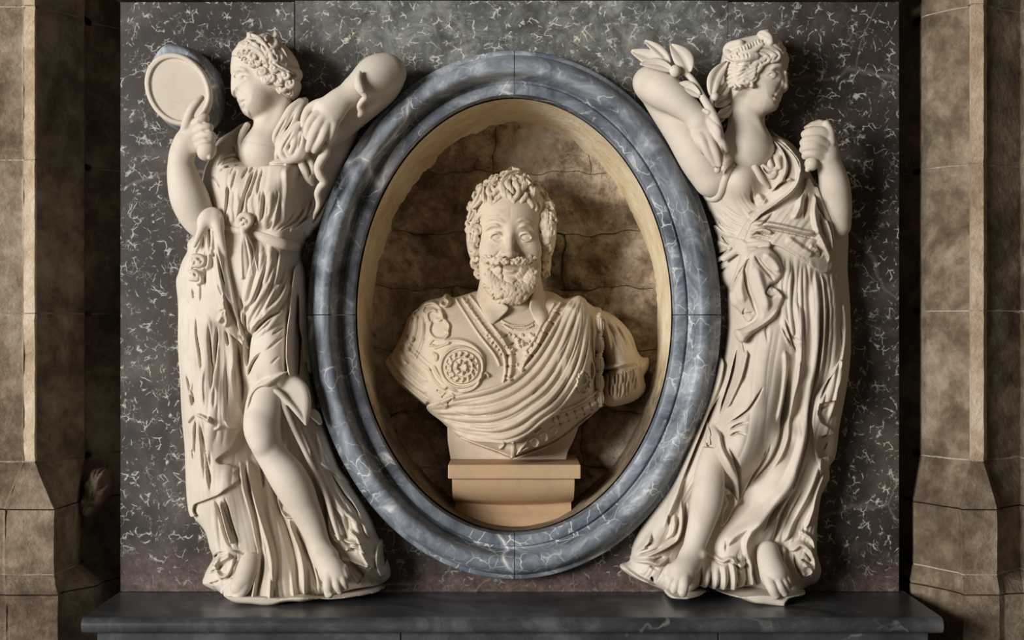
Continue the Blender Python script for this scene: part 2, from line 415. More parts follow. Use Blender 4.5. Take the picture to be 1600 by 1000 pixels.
def mat_plaster():
    m = NT('cream_plaster')
    a = m.noise(4.5, 10, .70, .3); b = m.noise(22, 8, .72, .2); f = m.math('ADD', m.math('MULTIPLY', a, .62), m.math('MULTIPLY', b, .38))
    pl = m.ramp(f, [(.34, (.52, .38, .20)), (.46, (.70, .57, .36)), (.56, (.82, .72, .53)), (.68, (.88, .81, .66))])
    st = m.ramp(m.math('ADD', m.math('MULTIPLY', m.noise(9, 10, .75), .6), m.math('MULTIPLY', b, .4)), [(.36, (.07, .05, .035)), (.50, (.20, .15, .10)), (.66, (.38, .31, .23))])
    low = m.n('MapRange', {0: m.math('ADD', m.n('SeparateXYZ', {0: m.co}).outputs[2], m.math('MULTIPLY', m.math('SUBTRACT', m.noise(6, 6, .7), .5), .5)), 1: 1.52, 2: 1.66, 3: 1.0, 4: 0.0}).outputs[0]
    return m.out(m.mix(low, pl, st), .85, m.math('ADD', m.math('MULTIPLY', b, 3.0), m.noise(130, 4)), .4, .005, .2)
M_PLAS = mat_plaster()
M_FLOOR = mat_stone('floor_stone', [(.22, .17, .12), (.28, .22, .16), (.33, .27, .20), (.38, .32, .24)], 9.0, .3)

# ---------------------------------------------------------------- the setting
def bm_obj(name, bm, mat, parent=None, smooth=False):
    me = bpy.data.meshes.new(name); bmesh.ops.recalc_face_normals(bm, faces=bm.faces); bm.to_mesh(me); bm.free()
    for p in me.polygons: p.use_smooth = smooth
    me.materials.append(mat); o = bpy.data.objects.new(name, me); COL.objects.link(o)
    if parent is not None: par(o, parent)
    return o
def box(bm, x0, x1, y0, y1, z0, z1, bev=0.0, seg=1):
    vs = [bm.verts.new(W(x, y, z)) for x in (x0, x1) for y in (y0, y1) for z in (z0, z1)]
    fs = [bm.faces.new([vs[i] for i in q]) for q in ((0, 1, 3, 2), (4, 6, 7, 5), (0, 4, 5, 1), (2, 3, 7, 6), (0, 2, 6, 4), (1, 5, 7, 3))]
    if bev: bmesh.ops.bevel(bm, geom=list({e for f in fs for e in f.edges}), offset=bev*S, segments=seg, affect='EDGES', profile=.5)
NE = 192
def ell_pt(rx, ry, a, cx=803.5, cy=492.0): return cx+rx*math.cos(a), cy+ry*math.sin(a)

# floor and back wall
bm = bmesh.new(); box(bm, -2600, 4200, 1900, 1930, -300, 3600); tag(bm_obj('floor', bm, M_FLOOR), kind='structure')
def ring_slab(name, x0, x1, y0, y1, z0, z1, rx, ry, mat, parent=None):
    """rectangular slab with an elliptical opening"""
    bm = bmesh.new(); L = []
    for z in (z1, z0):
        inn, out = [], []
        for i in range(NE):
            a = 2*math.pi*i/NE; ex, ey = ell_pt(rx, ry, a); inn.append(bm.verts.new(W(ex, ey, z)))
            dx, dy = math.cos(a)*rx, math.sin(a)*ry; k = min([(x1-803.5)/dx if dx > 1e-6 else 1e9, (x0-803.5)/dx if dx < -1e-6 else 1e9, (y1-492)/dy if dy > 1e-6 else 1e9, (y0-492)/dy if dy < -1e-6 else 1e9])
            out.append([803.5+dx*k, 492+dy*k])
        for X in (x0, x1):
            for Y in (y0, y1):
                j = min(range(NE), key=lambda q: (out[q][0]-X)**2+(out[q][1]-Y)**2); out[j] = [X, Y]
        L.append((inn, [bm.verts.new(W(o[0], o[1], z)) for o in out]))
    for i in range(NE):
        j = (i+1) % NE
        (a, b), (c, d) = L
        bm.faces.new((a[i], a[j], b[j], b[i])); bm.faces.new((c[i], d[i], d[j], c[j])); bm.faces.new((a[i], c[i], c[j], a[j])); bm.faces.new((b[i], b[j], d[j], d[i]))
    return bm_obj(name, bm, mat, parent)
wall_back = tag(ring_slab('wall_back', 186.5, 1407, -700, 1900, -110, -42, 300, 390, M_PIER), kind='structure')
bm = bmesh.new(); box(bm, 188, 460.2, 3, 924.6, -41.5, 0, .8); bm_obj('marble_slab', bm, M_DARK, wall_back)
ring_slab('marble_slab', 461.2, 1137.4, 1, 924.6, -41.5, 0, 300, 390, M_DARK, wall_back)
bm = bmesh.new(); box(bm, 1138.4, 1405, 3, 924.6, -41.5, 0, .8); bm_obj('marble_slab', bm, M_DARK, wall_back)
bm = bmesh.new(); box(bm, 180, 1412, -240, -1, -41.5, 6, 1.0); bm_obj('cornice_slab', bm, M_PIER, wall_back)
# stone piers
rndg = random.Random(5)
def strip_block(name, A, B, y0, y1, mat, parent, rough=1.6, seed=0, ny=None):
    """a course of a moulded pier: plan polylines A (top) and B (bottom), given as picture x and depth"""
    def plan(pl):
        p = np.array([[at(x, 500, z)[0], z] for x, z in pl]); out = []
        for i in range(len(p)-1):
            k = max(1, int(np.hypot(*(p[i+1]-p[i]))/9))
            for j in range(k): out.append(p[i]+(p[i+1]-p[i])*j/k)
        out.append(p[-1]); return p, np.array(out)
    pa, qa = plan(A); n = len(qa)
    pb = np.array([[at(x, 500, z)[0], z] for x, z in B]); qb = []
    ta = [int(np.argmin(np.abs(qa-p).sum(1))) for p in pa]
    for i in range(len(ta)-1):
        for j in range(ta[i], ta[i+1]): qb.append(pb[i]+(pb[i+1]-pb[i])*(j-ta[i])/(ta[i+1]-ta[i]))
    qb.append(pb[-1]); qb = np.array(qb)
    ny = ny or max(3, int((y1-y0)/10)); ys = np.linspace(y0, y1, ny); rnd = np.random.RandomState(seed)
    nz = rnd.randn(n, ny)*.5
    for _ in range(2): nz = (nz+np.roll(nz, 1, 0)+np.roll(nz, 1, 1)+np.roll(nz, -1, 0))/3
    v = []
    for i in range(n):
        for j, y in enumerate(ys):
            t = (y-y0)/(y1-y0); q = qa[i]*(1-t)+qb[i]*t
            e = -1.8 if j in (0, ny-1) else 0
            v.append((q[0], y, q[1]+nz[i, j]*rough+e))
    for i in range(n):
        for j, y in enumerate(ys): v.append((qa[i][0], y, -151))
    f = []
    for i in range(n-1):
        for j in range(ny-1):
            a = i*ny+j; f.append((a, a+1, a+ny+1, a+ny)); b = a+n*ny; f.append((b, b+ny, b+ny+1, b+1))
    for j in range(ny-1):
        for i in (0, n-1):
            a = i*ny+j; b = a+n*ny; f.append((a, b, b+1, a+1) if i == 0 else (a, a+1, b+1, b))
    for i in range(n-1):
        for j in (0, ny-1):
            a = i*ny+j; b = a+n*ny; f.append((a, a+ny, b+ny, b) if j == 0 else (a, b, b+ny, a+ny))
    o = mesh_obj(name, np.array(v, float), np.array(f), mat, parent, False)
    return o
LA = [(-600, 52), (34, 54), (37, 58), (54, 60), (57, 48), (131, -24), (134, -60), (230, -148)]
LB = [(-600, 72), (4, 74), (8, 78), (84, 80), (88, 70), (118, 0), (128, -40), (230, -148)]
LC = [(-600, 90), (6, 92), (10, 94), (90, 94), (96, 74), (150, 22), (160, -10), (224, -120)]
RA = [(1372, -148), (1436, -70), (1440, -30), (1448, -16), (1484, 24), (1515, 46), (1518, 60), (1537, 62), (1542, 46), (1594, 6), (1600, 22), (2200, 58)]
RB = [(1372, -148), (1424, -50), (1428, -14), (1444, 2), (1470, 34), (1498, 64), (1504, 78), (1558, 80), (1564, 62), (1594, 24), (1606, 46), (2200, 80)]
RC = [(1378, -120), (1420, -40), (1424, -4), (1446, 16), (1474, 46), (1500, 78), (1506, 92), (1562, 94), (1570, 86), (1600, 80), (1612, 90), (2200, 100)]
def pier(name, A, B, C, cuts, fil, ys):
    root = None
    w = bmesh.new(); xs = [at(x, 500, z)[0] for x, z in A]
    box(w, min(xs)+(0 if name == 'wall_left' else 2), max(xs)-(2 if name == 'wall_left' else 0), -700, 1900, -320, -152); root = tag(bm_obj(name, w, M_PIER), kind='structure')
    segs = [(0, cuts[0]), (cuts[0], cuts[1]), (cuts[1], len(A)-1)]
    rows = [(ys[i], ys[i+1], A, A) for i in range(len(ys)-1)]+[(ys[-1], 786, A, B), (786, 884, B, B), (884, 912, B, C), (912, 1060, C, C), (1060, 1300, C, C), (1300, 1600, C, C), (1600, 1899, C, C)]
    for r, (y0, y1, P, Q) in enumerate(rows):
        for k, (a, b) in enumerate(segs):
            if y0 > 1290 and k: continue
            if y0 > 1290: a, b = 0, len(A)-1
            mt = M_PIERL if (k == fil and r in (2, 3, 5) or (k == fil and r < 5)) else M_PIER
            strip_block('stone_block', P[a:b+1], Q[a:b+1], y0+1.1, y1-1.1, mt, root, 2.2, seed=r*7+k)
    # mortar beds behind the joints
    for y in list(ys[1:])+[884]:
        P = B if y == 884 else A
        strip_block('mortar_bed', [(x, z-2.2) for x, z in P], [(x, z-2.2) for x, z in P], y-4, y+4, M_MORT, root, 2.0, seed=int(abs(y)), ny=3)
    return root
pl_ = pier('wall_left', LA, LB, LC, (2, 4), 1, [-700, -420, -190, 22, 256, 490, 716])
pier('wall_right', RA, RB, RC, (5, 8), 1, [-700, -420, -190, 20, 262, 486, 714])

bv = Vol(126, 728, 182, 806, -80, 30, 1.5); bv.zdef = -20
bv.ell((154, 764, -40), (20, 32, 34), .15, k=0); bv.ell((142, 790, -46), (16, 18, 30), 0, k=6); bv.streaks("126,728 182,728 182,806 126,806", 6, 14, 4.5, 3, .3, z=-20, edge=6); bv.ell((164, 752, -12), (9, 14, 14), .3, k=3, op='s'); bv.apply()
bv.mesh('broken_stone', M_PIER, pl_, back=None)
# ledge under the monument and the dado below it
root = tag(empty('marble_ledge', 800, 946, 100), 'long polished black marble ledge with rounded nose under the statues', 'ledge')
def slab_prof(name, x0, x1, prof, mat, parent):
    bm = bmesh.new(); L = [[bm.verts.new(W(x, y, z)) for y, z in prof] for x in (x0, x1)]; n = len(prof)
    for i in range(n):
        j = (i+1) % n; bm.faces.new((L[0][i], L[0][j], L[1][j], L[1][i]))
    bm.faces.new(L[0][::-1]); bm.faces.new(L[1])
    return bm_obj(name, bm, mat, parent)
nose = [(936+11.5*math.sin(t), 186+12*math.cos(t)) for t in np.linspace(-math.pi/2, math.pi/2, 12)]
slab_prof('shelf', 187, 1414, [(925, -36)]+[(y, z) for y, z in nose]+[(947.5, -36)], M_LEDGE, root)
for x0, x1 in ((204, 640), (641, 1096), (1097, 1398)):
    bm = bmesh.new(); box(bm, x0, x1, 948, 1400, -36, 178, 1.2); bm_obj('dado_panel', bm, M_LEDGE, root)
bm = bmesh.new(); box(bm, 204, 1398, 1400, 1899, -36, 172, 1.2); bm_obj('dado_base', bm, M_LEDGE, root)

# oval frame in four segments
root = tag(empty('oval_frame', 803, 905, 20), 'oval moulded frame of blue-grey veined marble around the bust niche', 'frame')
PROF = [(0, .5), (0, 26), (1.5, 29), (7, 31), (8.5, 38), (11.5, 48), (16, 54.5), (22, 57.5), (28, 58), (33, 56), (37, 51), (40, 44), (43, 35.5), (46, 27.5), (49.5, 21.5), (53, 20), (54, 24), (56, 25.5), (69, 24.5), (71.5, 23), (72, 20), (72, -41)]
def frame_seg(a0, a1, gap):
    n = 56; A = np.linspace(a0+gap, a1-gap, n); v = []; m = len(PROF)
    for a in A:
        for t, z in PROF:
            x, y = ell_pt(323-t, 413-t*(69/72), a)
            v.append(at(x, y, max(z, 0)) if z > 0 else (at(x, y, 33)[0], at(x, y, 33)[1], z))
    v = np.array(v); v[:, 2] = np.array([p[1] for p in PROF]*n)
    f = [(i*m+j, i*m+(j+1) % m, (i+1)*m+(j+1) % m, (i+1)*m+j) for i in range(n-1) for j in range(m)]
    cap = []
    bm = bmesh.new(); vs = [bm.verts.new(W(*p)) for p in v]
    for q in f: bm.faces.new([vs[i] for i in q])
    bm.faces.new([vs[j] for j in range(m)]); bm.faces.new([vs[(n-1)*m+j] for j in range(m)][::-1])
    o = bm_obj('frame_segment', bm, M_BLUE, root, True)
    o.data.set_sharp_from_angle(angle=math.radians(40))
for k in range(4): frame_seg(k*math.pi/2, (k+1)*math.pi/2, .0018)

# niche: plaster reveal and rubble back wall
niche = tag(empty('wall_niche', 803, 850, -100), kind='structure')
rs = np.random.RandomState(3); NA = 240; NZ = 26
jag = np.zeros(NA)
for k in range(2, 40):
    jag += rs.randn()*np.cos(k*np.arange(NA)*2*math.pi/NA+rs.rand()*6.28)/k**.75
jag = jag/jag.std()
v = []
for i in range(NA):
    a = 2*math.pi*i/NA; dep = 190+60*math.cos(a)+jag[i]*10+60*max(0, -math.sin(a))+90*max(0, math.sin(a))
    for j in range(NZ):
        t = j/(NZ-1); z = -2-t*dep; taper = -.5-10*t*t-26*max(0, -math.sin(a))*t*t-jag[i]*2.5*t
        x, y = ell_pt(246+taper, 338+taper, a); nz = rs.randn()*.5*t
        v.append((x+nz*math.cos(a), y+nz*math.sin(a), z))
f = np.array([(i*NZ+j, i*NZ+j+1, ((i+1) % NA)*NZ+j+1, ((i+1) % NA)*NZ+j) for i in range(NA) for j in range(NZ-1)])
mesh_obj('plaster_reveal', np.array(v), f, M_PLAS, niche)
def rubble(x0, x1, y0, y1, z, seed, amp=7):
    nx, ny = max(4, int((x1-x0)/6)), max(4, int((y1-y0)/6)); r = np.random.RandomState(seed)
    h = np.zeros((nx, ny))
    for sc_ in (1, 2, 4, 7):
        g = r.randn(nx//sc_+3, ny//sc_+3); ii = np.arange(nx)/sc_; jj = np.arange(ny)/sc_; i0 = ii.astype(int); j0 = jj.astype(int); fi = (ii-i0)[:, None]; fj = (jj-j0)[None]
        h += (g[np.ix_(i0, j0)]*(1-fi)*(1-fj)+g[np.ix_(i0+1, j0)]*fi*(1-fj)+g[np.ix_(i0, j0+1)]*(1-fi)*fj+g[np.ix_(i0+1, j0+1)]*fi*fj)*sc_**.6
    h *= amp/4
    X = np.linspace(x0, x1, nx); Y = np.linspace(y0, y1, ny)
    ed = np.minimum(np.minimum(np.arange(nx)[:, None], np.arange(nx)[::-1][:, None]), np.minimum(np.arange(ny)[None], np.arange(ny)[::-1][None]))
    h = np.where(ed == 0, -5, h-np.where(ed == 1, 1.2, 0))
    # the back of the niche is hollow like an apse
    XX, YY = np.meshgrid(X, Y, indexing='ij'); rr = ((XX-823)/250)**2+((YY-472)/345)**2
    h = h+104*np.clip(rr, 0, 1.4)
    XX = XX+3.2*np.sin(YY*.06+XX*.02)+1.5*np.sin(YY*.19); YY = YY+3.6*np.sin(XX*.045+YY*.01)+1.6*np.sin(XX*.15)
    v = np.stack([XX, YY, z+h], 2).reshape(-1, 3)
    f = np.array([(i*ny+j, i*ny+j+1, (i+1)*ny+j+1, (i+1)*ny+j) for i in range(nx-1) for j in range(ny-1)])
    mesh_obj('rubble_stone', v, f, M_NIC, niche)
ROWS = [(150, 250, (560, 770, 930, 1050)), (250, 352, (560, 772, 1050)), (352, 446, (560, 770, 890, 1050)), (446, 548, (560, 700, 1050)), (548, 652, (560, 640, 860, 1050)), (652, 748, (560, 700, 920, 1050)), (748, 850, (600, 800, 1010))]
q = 0
for y0, y1, xs in ROWS:
    for i in range(len(xs)-1):
        q += 1; rubble(xs[i]+.5, xs[i+1]-.5, y0+.5, y1-.5, -246+rndg.uniform(-5, 5), q)
bm = bmesh.new(); box(bm, 520, 1090, 120, 880, -320, -266); bm_obj('mortar_core', bm, M_MORT, niche)
# ---------------------------------------------------------------- left statue: woman with mirror and snake
def hand_fingers(v, fs, k=2.0):
    for P, R in fs: v.tube(P, R, k=k, n=5)
def left_statue():
    root = tag(empty('statue', 430, 925, 40), 'pale carved stone statue of a woman holding a round mirror, standing left of the oval', 'statue', 'carved figures flanking the oval niche')
    # ------------------------------------------------ dress (bodice, sleeve and skirt)
    v = Vol(262, 100, 645, 934, -4, 140, 1.2); v.fa = 1.9
    out = ("395,188 376,194 364,203 352,210 342,217 336,226 330,240 324,252 318,266 314,285 316,300 321,318 324,332 319,340 312,352 300,368 291,380 291,392 283,407 277,425 273,440 "
           "276,470 277,500 277,530 279,560 282,590 285,625 288,660 292,700 295,740 298,780 304,806 318,822 326,834 332,852 337,868 328,882 320,897 318,908 330,916 345,922 370,936 394,941 430,943 "
           "460,938 472,934 500,931 530,926 560,918 590,914 604,908 609,898 602,872 592,848 577,815 560,788 545,768 533,752 521,738 521,722 516,702 508,678 503,666 494,650 487,615 480,580 475,550 472,520 471,480 470,430 "
           "467,398 474,376 487,352 498,340 509,315 523,285 536,255 549,226 562,195 580,172 602,148 625,128 618,110 595,116 575,140 545,160 520,190 490,205 470,200 452,205 445,225 440,240 420,246 400,245 384,243 377,228 378,212 388,200")
    H = tps([(345,215,55),(372,205,60),(400,250,72),(362,285,86),(340,290,76),(322,300,52),(442,268,98),(455,278,93),(468,285,62),(480,285,52),(500,270,42),(470,320,54),(450,320,88),(560,180,44),(605,130,44),(520,230,46),(490,330,46),(350,350,70),(410,362,84),(445,375,84),(468,380,56),
             (410,430,92),(380,400,86),(300,420,58),(330,420,82),(290,470,56),(340,500,86),(310,520,72),(430,520,92),(420,560,98),(440,580,94),(458,560,70),(474,560,40),(388,530,66),(384,600,56),(330,600,86),(300,600,64),(285,600,46),(350,640,88),(320,700,84),(296,700,58),
             (385,680,52),(400,750,54),(430,800,56),(460,860,60),(340,800,84),(345,870,90),(322,900,80),(395,905,94),(430,910,96),(470,905,82),(375,760,86),(470,650,56),(500,690,50),(500,740,54),(530,780,56),(555,830,70),(585,890,74),(550,905,80),(520,830,62),(600,905,60)], v.X, v.Y)
    v.pillow(out, H-8, 30, 8, zp=22, pw=2.4)
    # breast ridge and shadowed flank
    v.ell((438, 278, 78), (20, 26, 22), k=14); v.ell((364, 284, 62), (24, 26, 22), k=16)
    v.ell((405, 425, 62), (34, 40, 30), k=24); v.ell((422, 560, 68), (32, 62, 30), .15, k=22)
    # bodice folds
    V, R = v.V, v.R
    R("450,262 453,285 451,310 448,335 443,355", 9, 4, tin=.1)
    for p, w, a in (("400,258 393,282 384,310 375,335 366,347", 6, 8), ("395,259 391,272", 4, 4), ("388,259 379,282", 4, 4), ("357,284 357,305 352,330 348,346", 5, 6), ("405,261 400,285 391,317", 5, 5), ("413,260 408,288 406,312", 4, 5),
                    ("417,297 416,320 412,340 407,351", 5.5, 7), ("438,298 436,320 430,341", 4, 3), ("492,292 482,328 462,352", 6, 4), ("484,300 472,338 450,362", 6, 5), ("474,318 462,340 438,363", 5, 5), ("505,300 490,330 474,352", 5, 4), ("404,338 393,356", 5, 5),
                    ("340,268 350,262 360,256", 3, 3), ("320,272 336,280 344,292 348,300", 3, 3), ("366,260 360,275", 3, 2), ("430,345 420,360", 4, 4), ("463,320 450,345 430,365", 4, 3), ("424,318 421,340", 3, 3), ("372,262 366,285 362,300", 4, 3)):
        V(p, w, a, tin=.3, tout=.3)
    v.pleats("352,290 346,320 346,350", "446,300 440,335 432,366", 9, 5, 2.6, seed=5)
    v.pleats("476,300 470,335 446,368", "512,300 495,335 474,368", 6, 5, 3.4, seed=8)
    V("383,243 400,246 428,247", 3, 3, tin=0, tout=0); V("352,260 372,257 400,257 425,258 446,259", 3, 4, tin=0, tout=0)
    for p, w, a in (("340,255 352,246 366,241 380,243", 5, 5), ("343,262 354,252 372,246", 4, 4), ("336,262 346,250 360,243", 4, 4), ("372,207 378,225 384,240", 4, 5), ("366,212 372,230 380,242", 4, 5), ("360,222 370,234 378,242", 3, 4)): R(p, w, a, z=66)
    # skirt, right thigh and sweeping pleats
    v.pleats("396,372 400,400 392,440 384,480 380,512", "466,398 464,430 452,470 430,505 390,535", 9, 6, 5.0, jit=.2, seed=11)
    for p, w, a in (("410,440 395,470 384,482 380,500 382,514", 5, 6), ("426,440 410,466 396,486 388,502 386,530", 6, 7), ("440,442 426,466 414,492", 5, 6), ("452,440 442,466 420,488 400,508 390,528", 6, 6)): R(p, w, a, z=85, tin=.1, tout=.15)
    for p, w, a in (("447,486 430,491 410,506 393,522 386,538", 7, 11), ("414,548 401,560 391,575 384,592", 5, 9), ("446,508 426,525", 5, 4), ("452,515 430,538 415,550", 5, 4), ("376,460 382,490 384,520", 7, 9), ("384,500 386,520 384,545 384,580", 9, 14), ("440,555 425,570", 4, 2)): V(p, w, a, z=85)
    v.pleats("470,400 470,480 474,560", "478,470 480,540 486,600", 3, 5, 4, seed=3, z=40)
    R("462,405 459,450 455,500 453,550 457,584", 5, 9, z=70, tin=.1, tout=0); V("451,470 449,520 449,582", 5, 9, z=70, tout=0); V("464,430 463,500 464,585", 5, 8, z=55, tout=0)
    # left flank and lower skirt
    v.pleats("285,470 283,540 290,640 300,700", "372,500 372,570 374,640 356,700", 6, 13, 3.0, seed=21, jit=.15)
    for p, w, a in (("306,487 306,520 311,555 316,590", 4, 5), ("328,500 328,540 332,580 334,615", 6, 8), ("341,507 337,545 334,590", 6, 8), ("352,515 356,542", 4, 7), ("366,528 369,560 372,600 374,640", 7, 12), ("284,580 292,605 299,625 302,640", 5, 7), ("290,665 300,655 306,648", 5, 6), ("306,650 302,690 300,720", 5, 7), ("314,650 318,690 326,730 332,770", 6, 8), ("296,700 300,720", 4, 4),
                    ("336,778 346,812 356,842 366,858", 7, 10), ("352,772 359,810 369,842 374,858", 5, 8), ("345,778 356,815 364,840", 4, 4), ("378,725 389,782 399,832 407,872 408,902 402,940", 10, 14), ("398,730 404,760 402,770", 5, 8), ("404,724 422,782 442,832 457,882 467,934", 12, 18),
                    ("446,812 466,852 486,892 498,930", 7, 9), ("426,735 446,775 470,820 492,870 506,925", 10, 16), ("420,880 428,905 432,935", 4, 5), ("362,858 385,866 400,874", 4, 5), ("356,862 340,866 326,878", 4, 5), ("372,862 366,885 358,900 342,906", 5, 8), ("322,898 340,890 352,880", 4, 4), ("345,905 335,912 325,912", 4, 4)): V(p, w*.9, a, z=84, tin=.3, tout=.22)
    for p, w, a in (("371,720 386,780 399,840 405,872 400,922 395,942", 5, 7), ("381,718 396,780 411,830 421,862 427,892 425,942", 6, 8), ("430,800 448,850 458,900 462,936", 6, 6), ("446,815 464,860 474,892 478,930", 5, 9), ("412,722 425,746 429,772 431,798 441,811 456,814 470,832 480,852", 4, 7), ("346,868 338,880 340,893 352,900 364,888 368,872", 5, 6), ("326,884 345,876 362,866", 6, 5), ("345,780 352,820 362,850", 5, 5)): R(p, w, a, z=86, tin=.1, tout=.05)
    # drapery right of the bare leg
    v.pleats("452,640 480,700 505,760 520,830", "500,670 520,735 565,800 590,850", 7, 6, 5, seed=31, z=62)
    for p, w, a in (("470,660 490,712 512,762 540,800 570,822", 5, 8), ("478,700 500,745 520,785 545,812", 5, 8), ("505,770 512,800 516,830 530,850", 5, 7), ("498,722 520,738 548,768", 4, 5), ("520,832 542,844 570,846", 4, 8), ("545,826 560,840 572,870 586,890", 5, 7), ("532,870 560,876 580,884", 4, 7), ("540,858 556,852 574,858", 4, 6), ("548,880 566,905", 6, 5), ("590,850 590,880 598,905", 5, 5)): R(p, w, a, z=66, tin=.1, tout=.1)
    for p, w, a in (("474,690 494,740 506,790 512,830 524,860", 6, 10), ("510,735 535,775 565,812", 5, 8), ("530,835 545,850 560,862", 5, 9), ("554,832 566,858 580,876", 4, 7), ("548,874 572,900", 6, 8), ("572,890 560,912", 5, 6), ("594,860 597,900", 5, 6), ("540,868 560,880", 4, 7)): V(p, w, a, z=66)
    rs = np.random.RandomState(4)
    v.streaks("350,262 440,262 448,300 440,352 350,345", 8, 70, .9, 3, .16)
    v.streaks("455,290 520,270 490,350 455,365", 8, 60, .8, 4, .5)
    v.streaks("390,375 470,398 470,520 380,520 380,440", 8, 90, 1.0, 5, .35)
    v.streaks("278,470 372,520 376,660 300,930 500,930 600,905 520,730 470,600 385,560", 9, 130, 1.3, 6, -.12)
    v.streaks("470,640 520,700 600,900 530,900 480,720", 8, 90, 1.0, 7, -.45)
    v.apply()
    dress_base = v.copy()
    # second layer of the skirt hanging at the left hip
    l2 = "276,455 300,470 330,490 360,520 366,560 363,588 368,618 376,642 382,656 381,667 370,678 365,690 359,702 346,712 340,718 346,724 358,725 369,733 367,740 374,748 366,756 354,764 345,771 331,777 316,783 303,789 300,800 304,806 290,800 280,700 270,560"
    v.sheet(l2, 9, k=1.5, z=80); v.streaks(l2, 10, 120, 1.0, 8, -.05, z=80)
    for p, w, a in (("320,570 318,600 322,640", 4, 3), ("300,590 296,620 304,645", 5, 5), ("304,646 320,650 332,658 338,664", 4, 6), ("332,658 330,648", 3, 4), ("336,672 350,664", 4, 3), ("352,655 362,668 372,668", 4, 4)): R(p, w, a, z=86)
    for p, w, a in (("296,605 304,636", 5, 8), ("312,650 316,700 322,760", 5, 6), ("338,600 338,640", 6, 4), ("352,560 354,610 360,640", 6, 4), ("306,652 300,690", 5, 6), ("330,700 330,740 334,768", 6, 5)): V(p, w, a*.8, z=86, tin=.4)
    v.apply()
    # rolled cloth around the bare knee
    v.pillow("384,640 384,628 392,612 404,598 420,588 436,582 448,581 440,590 428,600 416,610 406,618 396,630 390,642 388,660", 12, 9, 92, k=3, zp=96)
    v.pillow("440,586 450,580 466,590 478,602 484,620 484,642 478,664 470,652 456,638 444,626 430,615 415,611 425,600", 9, 10, 76, k=3, zp=86)
    v.tube([(412,612,92),(432,612,92),(450,628,88),(466,646,84),(478,663,78)], [3,4.5,4,4,2], k=4)
    v.tube([(436,618,86),(446,640,84),(460,672,80),(476,704,76),(494,742,72),(510,776,74),(520,810,78),(530,842,80)], [2,4,4,4,4,4,4,3], k=5)
    v.tube([(484,642,60),(492,648,56),(500,660,48)], [4,7,4], k=5)
    # opening for the leg
    v.tube([(410,625,110),(414,665,112),(436,712,108),(462,760,104),(484,806,104),(500,850,108),(514,890,112)], [22,27,25,24,22,20,22], k=3, op='s')
    v.mesh('dress', M_STAT, root)
    # ------------------------------------------------ mantle folded over the left hip
    mp = "318,336 332,330 344,338 347,362 352,390 359,420 366,450 371,480 376,508 381,530 384,546 378,540 365,527 350,514 343,507 320,497 300,481 279,461 274,445 272,436 278,424 284,405 292,388 291,378 303,364"
    g = dress_base
    g.R("330,345 336,380 345,420 352,460 358,500 366,520", 12, 5, z=88); g.R("372,500 378,530", 6, 5)
    for p, w, a in (("322,346 326,380 332,410", 4, 6), ("318,350 312,375 312,395", 4, 6), ("338,385 345,412 352,440 356,452", 4, 8), ("352,452 360,480 372,520 382,542", 7, 8), ("300,385 296,405 288,430", 4, 5), ("296,448 300,470", 4, 5), ("312,440 312,476", 4, 5), ("340,440 350,460 347,450", 4, 6), ("330,385 334,400 338,392", 3, 5), ("344,490 354,484 350,496", 4, 4), ("326,400 320,430 322,455", 4, 4)): g.V(p, w, a, z=92)
    for p, w, a in (("325,345 330,370 330,400", 5, 6), ("305,372 312,360 318,350", 5, 5), ("300,400 290,425", 5, 4), ("320,355 324,390 326,412 318,420 304,416", 6, 7), ("302,420 312,428 314,440 304,444", 5, 6), ("345,480 350,490 342,505", 6, 4), ("352,470 356,500 350,512", 5, 4)): g.R(p, w, a, z=92, tin=.1, tout=.1)
    for p, w, a in (("322,352 310,372 298,396 288,420", 6, 4), ("324,354 318,384 312,410", 6, 4), ("330,356 330,390 328,430", 6, 4), ("336,356 342,396 348,440 356,480", 7, 4)): g.R(p, w, a, z=90, tin=.1, tout=.5)
    g.streaks(mp, 9, 80, .9, 12, -.22)
    g.apply()
    m = g.sheet(mp, 10, k=2, z=86, only=True)
    m.ell((328, 343, 80), (13, 13, 13), k=8); m.tube([(316,356,82),(315,343,84),(322,334,84),(332,330,82),(340,338,82),(344,352,84)], [4,6,6,6,6,4], k=9)
    m.tube([(336,340,84),(342,362,90),(349,394,93)], [6,7,3], k=9); m.tube([(322,340,84),(314,360,88),(304,384,90)], [6,6,3], k=9)
    m.pillow("298,398 311,396 321,401 323,410 317,418 307,419 299,416 306,411 302,405", 7, 4, 94, k=3); m.pillow("294,424 302,420 311,424 314,433 311,440 300,440 294,437 300,431", 6, 4, 92, k=3)
    for p_ in ("306,403 315,407 314,414", "302,427 308,432"): m.V(p_, 3, 4, z=96)
    m.apply()
    m.mesh('mantle', M_STAT, root, smooth=True)
    # ------------------------------------------------ belt and knot
    b = Vol(330, 330, 480, 445, 30, 128, 1.1)
    Z = lambda x, y: v.zat(x, y)+4
    b.tube([(345,353,Z(347,353)-2),(360,358,Z(360,358)-3),(376,361,Z(376,361)-3),(395,366,Z(395,366)-3),(420,374,Z(420,374)-3),(442,381,Z(442,381)-3),(456,384,Z(456,384)-3),(468,384,Z(466,384)-4),(474,384,Z(468,384)-12)], [5,5.5,6,6.5,7.5,8.5,9,9.5,9], k=2, fz=.55)
    for dy in (-4, 0, 4): b.V([(346,353+dy),(376,361+dy),(420,374+dy),(445,381+dy),(468,384+dy)], 2, .8, z=84, tin=0, tout=0)
    b.apply(); bo = b.mesh('belt', M_STAT, root)
    k_ = Vol(360, 325, 425, 445, 60, 130, 1.0); z0 = Z(382, 350)
